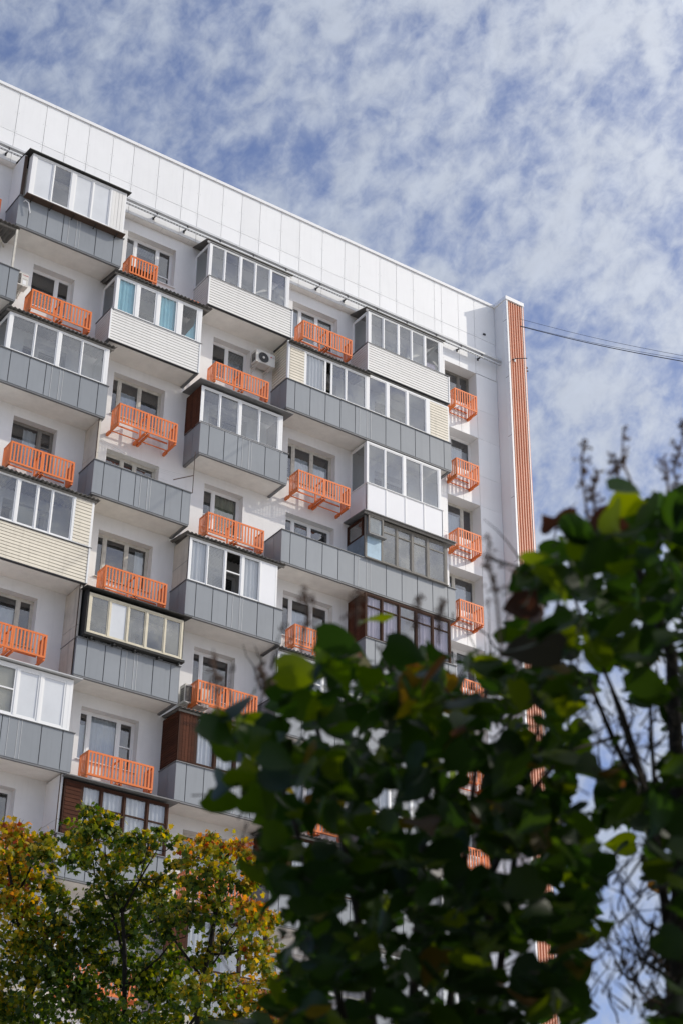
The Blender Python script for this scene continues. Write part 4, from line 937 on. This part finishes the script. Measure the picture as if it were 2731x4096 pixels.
NL += lilac('lilac at the right edge with tall dry seed heads and bare stems against the sky', RIG,
  [(x, y, rx + 8, ry + 8) for x, y, rx, ry in [(1340, 1640, 35, 30), (1380, 1690, 45, 30), (1395, 1600, 40, 60), (1430, 1640, 30, 55), (1500, 1660, 36, 50), (1530, 1710, 30, 34), (1400, 1735, 60, 28), (1300, 1770, 36, 22), (1345, 1800, 30, 18), (1495, 1785, 45, 18), (1455, 1720, 30, 40), (1330, 1460, 5, 3), (1395, 1465, 7, 4), (1515, 1450, 8, 6), (1550, 1455, 6, 8), (1440, 1310, 8, 3), (1500, 1245, 12, 4), (1320, 1395, 8, 3), (1440, 1400, 2, 2), (1222, 1495, 24, 34), (1235, 1660, 18, 44), (1246, 1780, 16, 34)]],
  2250, 2.5, 4.2,
  [(1435, 1128, .055, (.03, .06, .015)), (1425, 1165, .065, YL), (1400, 1195, .07, YL), (1250, 1285, .075, (.07, .10, .015)), (1205, 1330, .07), (1270, 1340, .075), (1290, 1190, .05, BR), (1262, 1205, .045, BR), (1340, 1220, .085), (1380, 1210, .07, BR), (1550, 1175, .1), (1480, 1200, .09), (1560, 1220, .1), (1215, 1490, .1, (.02, .018, .012)), (1190, 1390, .06, BR), (1165, 1300, .04, BR), (1300, 1610, .065, YL), (1270, 1600, .055, YL), (1330, 1690, .05), (1350, 1760, .065), (1380, 2130, .06), (1260, 1440, .09), (1340, 1900, .07), (1480, 1590, .04, YL), (1420, 1700, .035)],
  [([(1350, 1560), (1400, 1680), (1455, 1800), (1500, 1930), (1530, 2100), (1545, 2400)], .004, .013, 3.1), ([(1490, 1570), (1495, 1700), (1505, 1850), (1515, 2000), (1550, 2400)], .003, .009, 3.2), ([(1400, 1580), (1440, 1700), (1500, 1880)], .002, .006, 3.1), ([(1568, 1700), (1500, 1800), (1480, 1880)], .002, .004, 3.2), ([(1420, 1240), (1470, 1320), (1540, 1500), (1560, 1900), (1562, 2400)], .003, .026, 3.0), ([(1300, 1330), (1360, 1480), (1430, 1640), (1480, 1800)], .002, .006, 3.2), ([(1455, 1640), (1430, 1720), (1470, 1780)], .002, .004, 3.1), ([(1270, 1760), (1320, 1720), (1420, 1690)], .0015, .004, 3.1), ([(1540, 1980), (1480, 1960), (1420, 2050)], .005, .0015, 3.1), ([(1540, 2150), (1480, 2120), (1430, 2050), (1420, 2000)], .005, .001, 3.1), ([(1545, 2250), (1470, 2200), (1400, 2160)], .004, .001, 3.1), ([(1130, 1285), (1180, 1300), (1230, 1310)], .003, .002, 2.9), ([(1180, 1380), (1160, 1430), (1155, 1480)], .0015, .0015, 2.8)],
  [([(1350, 1260), (1347, 1180), (1335, 1080), (1338, 1010)], 2.7, .03), ([(1365, 1200), (1362, 1130), (1372, 1080)], 2.75, .02), ([(1450, 1180), (1412, 1080), (1405, 1040)], 2.8, .016), ([(1462, 1140), (1428, 1060), (1430, 980)], 2.8, .02), ([(1568, 1160), (1545, 1080), (1570, 1000), (1568, 970)], 2.8, .03), ([(1320, 1240), (1290, 1215), (1272, 1190)], 2.8, .016), ([(1545, 1200), (1530, 1100), (1520, 1050)], 2.9, .02), ([(1150, 1500), (1140, 1380), (1120, 1300), (1122, 1240)], 2.5, .014), ([(1600, 2200), (1500, 2230), (1420, 2160)], 3.2, .02), ([(1560, 2330), (1470, 2280), (1430, 2210)], 3.2, .03), ([(1560, 2260), (1490, 2180), (1500, 2110)], 3.2, .03)], 32, (1640, 2600), [(1330, 1540, 2010, 2352, 60), (1280, 1568, 1540, 1850, 45), (1200, 1568, 1250, 2000, 50), (1440, 1560, 2150, 2352, 60)])

# ------------------------------------------------------------------ ground
mb = MB('ground_') if False else None
M['grass'] = mat('pale_paved_yard', (.61, .565, .51), .95, var=.2, vscale=.4, bump=.3, bscale=6)  # unseen yard, made paler so its bounce brightens the balcony soffits
mb = MB('grass'); mb.face([(-900, -900, 0), (900, -900, 0), (900, 900, 0), (-900, 900, 0)]); o = mb.build('ground'); setp(o, kind='structure')
M['turf'] = mat('dark_added_lawn', (.035, .05, .018), .95, var=.5, vscale=1.5, bump=.8, bscale=14)
mb = MB('turf'); mb.face([(-38, -56, .004), (14, -56, .004), (14, -17, .004), (-38, -17, .004)]); o = mb.build('added_lawn'); setp(o, kind='structure')  # dark grass added out of view to cut ground bounce under the lilac

# ------------------------------------------------------------------ sky and sun
SUN = Vector((1.86, -1.0, 1.28)).normalized()
w = bpy.data.worlds.new('World'); sc.world = w; w.use_nodes = True; nt = w.node_tree; nt.nodes.clear(); L = nt.links.new
out = nd(nt, 'ShaderNodeOutputWorld'); bg = nd(nt, 'ShaderNodeBackground'); bg.inputs['Strength'].default_value = .15; L(bg.outputs[0], out.inputs[0])
sky = nd(nt, 'ShaderNodeTexSky'); sky.sky_type = 'NISHITA'; sky.sun_disc = False; sky.sun_elevation = math.asin(SUN.z); sky.sun_rotation = math.atan2(SUN.x, SUN.y); sky.altitude = 150; sky.ozone_density = 2.0; sky.dust_density = .6
tc = nd(nt, 'ShaderNodeTexCoord'); 
def dot(vec, k):
    n = nd(nt, 'ShaderNodeVectorMath', operation='DOT_PRODUCT'); L(tc.outputs['Generated'], n.inputs[0]); n.inputs[1].default_value = Vector(vec) * k; return n.outputs['Value']
RV, UV_ = CM @ Vector((1, 0, 0)), CM @ Vector((0, 1, 0))      # world directions the cloud rows are laid along
AX, BX = (RV * .62 + UV_ * .78).normalized(), (RV * .78 - UV_ * .62).normalized(); CX = AX.cross(BX)
def noise(scale, detail, rough, loc, dist=0.0, el=1.5):
    c = nd(nt, 'ShaderNodeCombineXYZ'); L(dot(AX, 1 / el), c.inputs[0]); L(dot(BX, 1), c.inputs[1]); L(dot(CX, 1), c.inputs[2])
    mp = nd(nt, 'ShaderNodeMapping'); mp.inputs['Location'].default_value = loc; L(c.outputs[0], mp.inputs['Vector'])
    n = nd(nt, 'ShaderNodeTexNoise'); n.inputs['Scale'].default_value = scale; n.inputs['Detail'].default_value = detail; n.inputs['Roughness'].default_value = rough; n.inputs['Distortion'].default_value = dist; L(mp.outputs[0], n.inputs['Vector']); return n.outputs['Fac']
def mth(op, a, b, c=None):
    n = nd(nt, 'ShaderNodeMath', operation=op)
    for i, x in enumerate([a, b, c]):
        if x is None: continue
        if isinstance(x, (int, float)): n.inputs[i].default_value = x
        else: L(x, n.inputs[i])
    return n.outputs[0]
n1 = noise(40, 4, .55, (3.1, 1.7, .4), .25, 1.3); n2 = noise(12, 3, .5, (1.2, 4.4, 2), 0, 1.5); n3 = noise(84, 4, .6, (7, 2, 5), .3, 1.15)
ds = dot(SUN, 1.0)
s = mth('ADD', mth('MULTIPLY_ADD', n1, .50, mth('MULTIPLY_ADD', n2, .30, mth('MULTIPLY', n3, .28))), mth('MINIMUM', mth('MULTIPLY_ADD', ds, .26, -.10), .03))
cr = nd(nt, 'ShaderNodeMapRange'); cr.interpolation_type = 'SMOOTHSTEP'; cr.inputs['From Min'].default_value = .37; cr.inputs['From Max'].default_value = .66; cr.inputs['To Min'].default_value = .12; cr.inputs['To Max'].default_value = .93; L(s, cr.inputs['Value'])
ph = mth('POWER', mth('MAXIMUM', ds, 0.0), 3.2)
def scaled(col, f):
    v = nd(nt, 'ShaderNodeVectorMath', operation='SCALE'); v.inputs[0].default_value = col; L(f, v.inputs['Scale']); return v.outputs[0]
cc = nd(nt, 'ShaderNodeVectorMath', operation='ADD'); L(scaled((.88, 1.0, 1.23), mth('MULTIPLY_ADD', n3, 1.0, 2.55)), cc.inputs[0]); L(scaled((1.0, .955, .87), mth('MULTIPLY', ph, 10.5)), cc.inputs[1])
mixc = nd(nt, 'ShaderNodeMix', data_type='RGBA'); L(cr.outputs[0], mixc.inputs['Factor']); tint = nd(nt, 'ShaderNodeVectorMath', operation='MULTIPLY'); L(sky.outputs[0], tint.inputs[0]); tint.inputs[1].default_value = (.84, .82, 1.02); L(tint.outputs[0], mixc.inputs['A']); L(cc.outputs[0], mixc.inputs['B']); L(mixc.outputs['Result'], bg.inputs['Color'])
sd = bpy.data.lights.new('sun', 'SUN'); sd.energy = 2.65; sd.angle = math.radians(.55); sd.color = (1.0, .93, .81)
so = bpy.data.objects.new('sun', sd); COL.objects.link(so); so.rotation_euler = (-SUN).to_track_quat('-Z', 'Y').to_euler(); so.location = (60, -30, 80)

sc.view_settings.view_transform = 'Standard'; sc.view_settings.look = 'None'; sc.view_settings.exposure = .05; sc.view_settings.gamma = 1
sc.render.engine = 'CYCLES'; cy = sc.cycles
cy.use_denoising = True; cy.max_bounces = 8; cy.transparent_max_bounces = 16; cy.diffuse_bounces = 4; cy.glossy_bounces = 4
sc.render.film_transparent = False
print('leaves', NL)
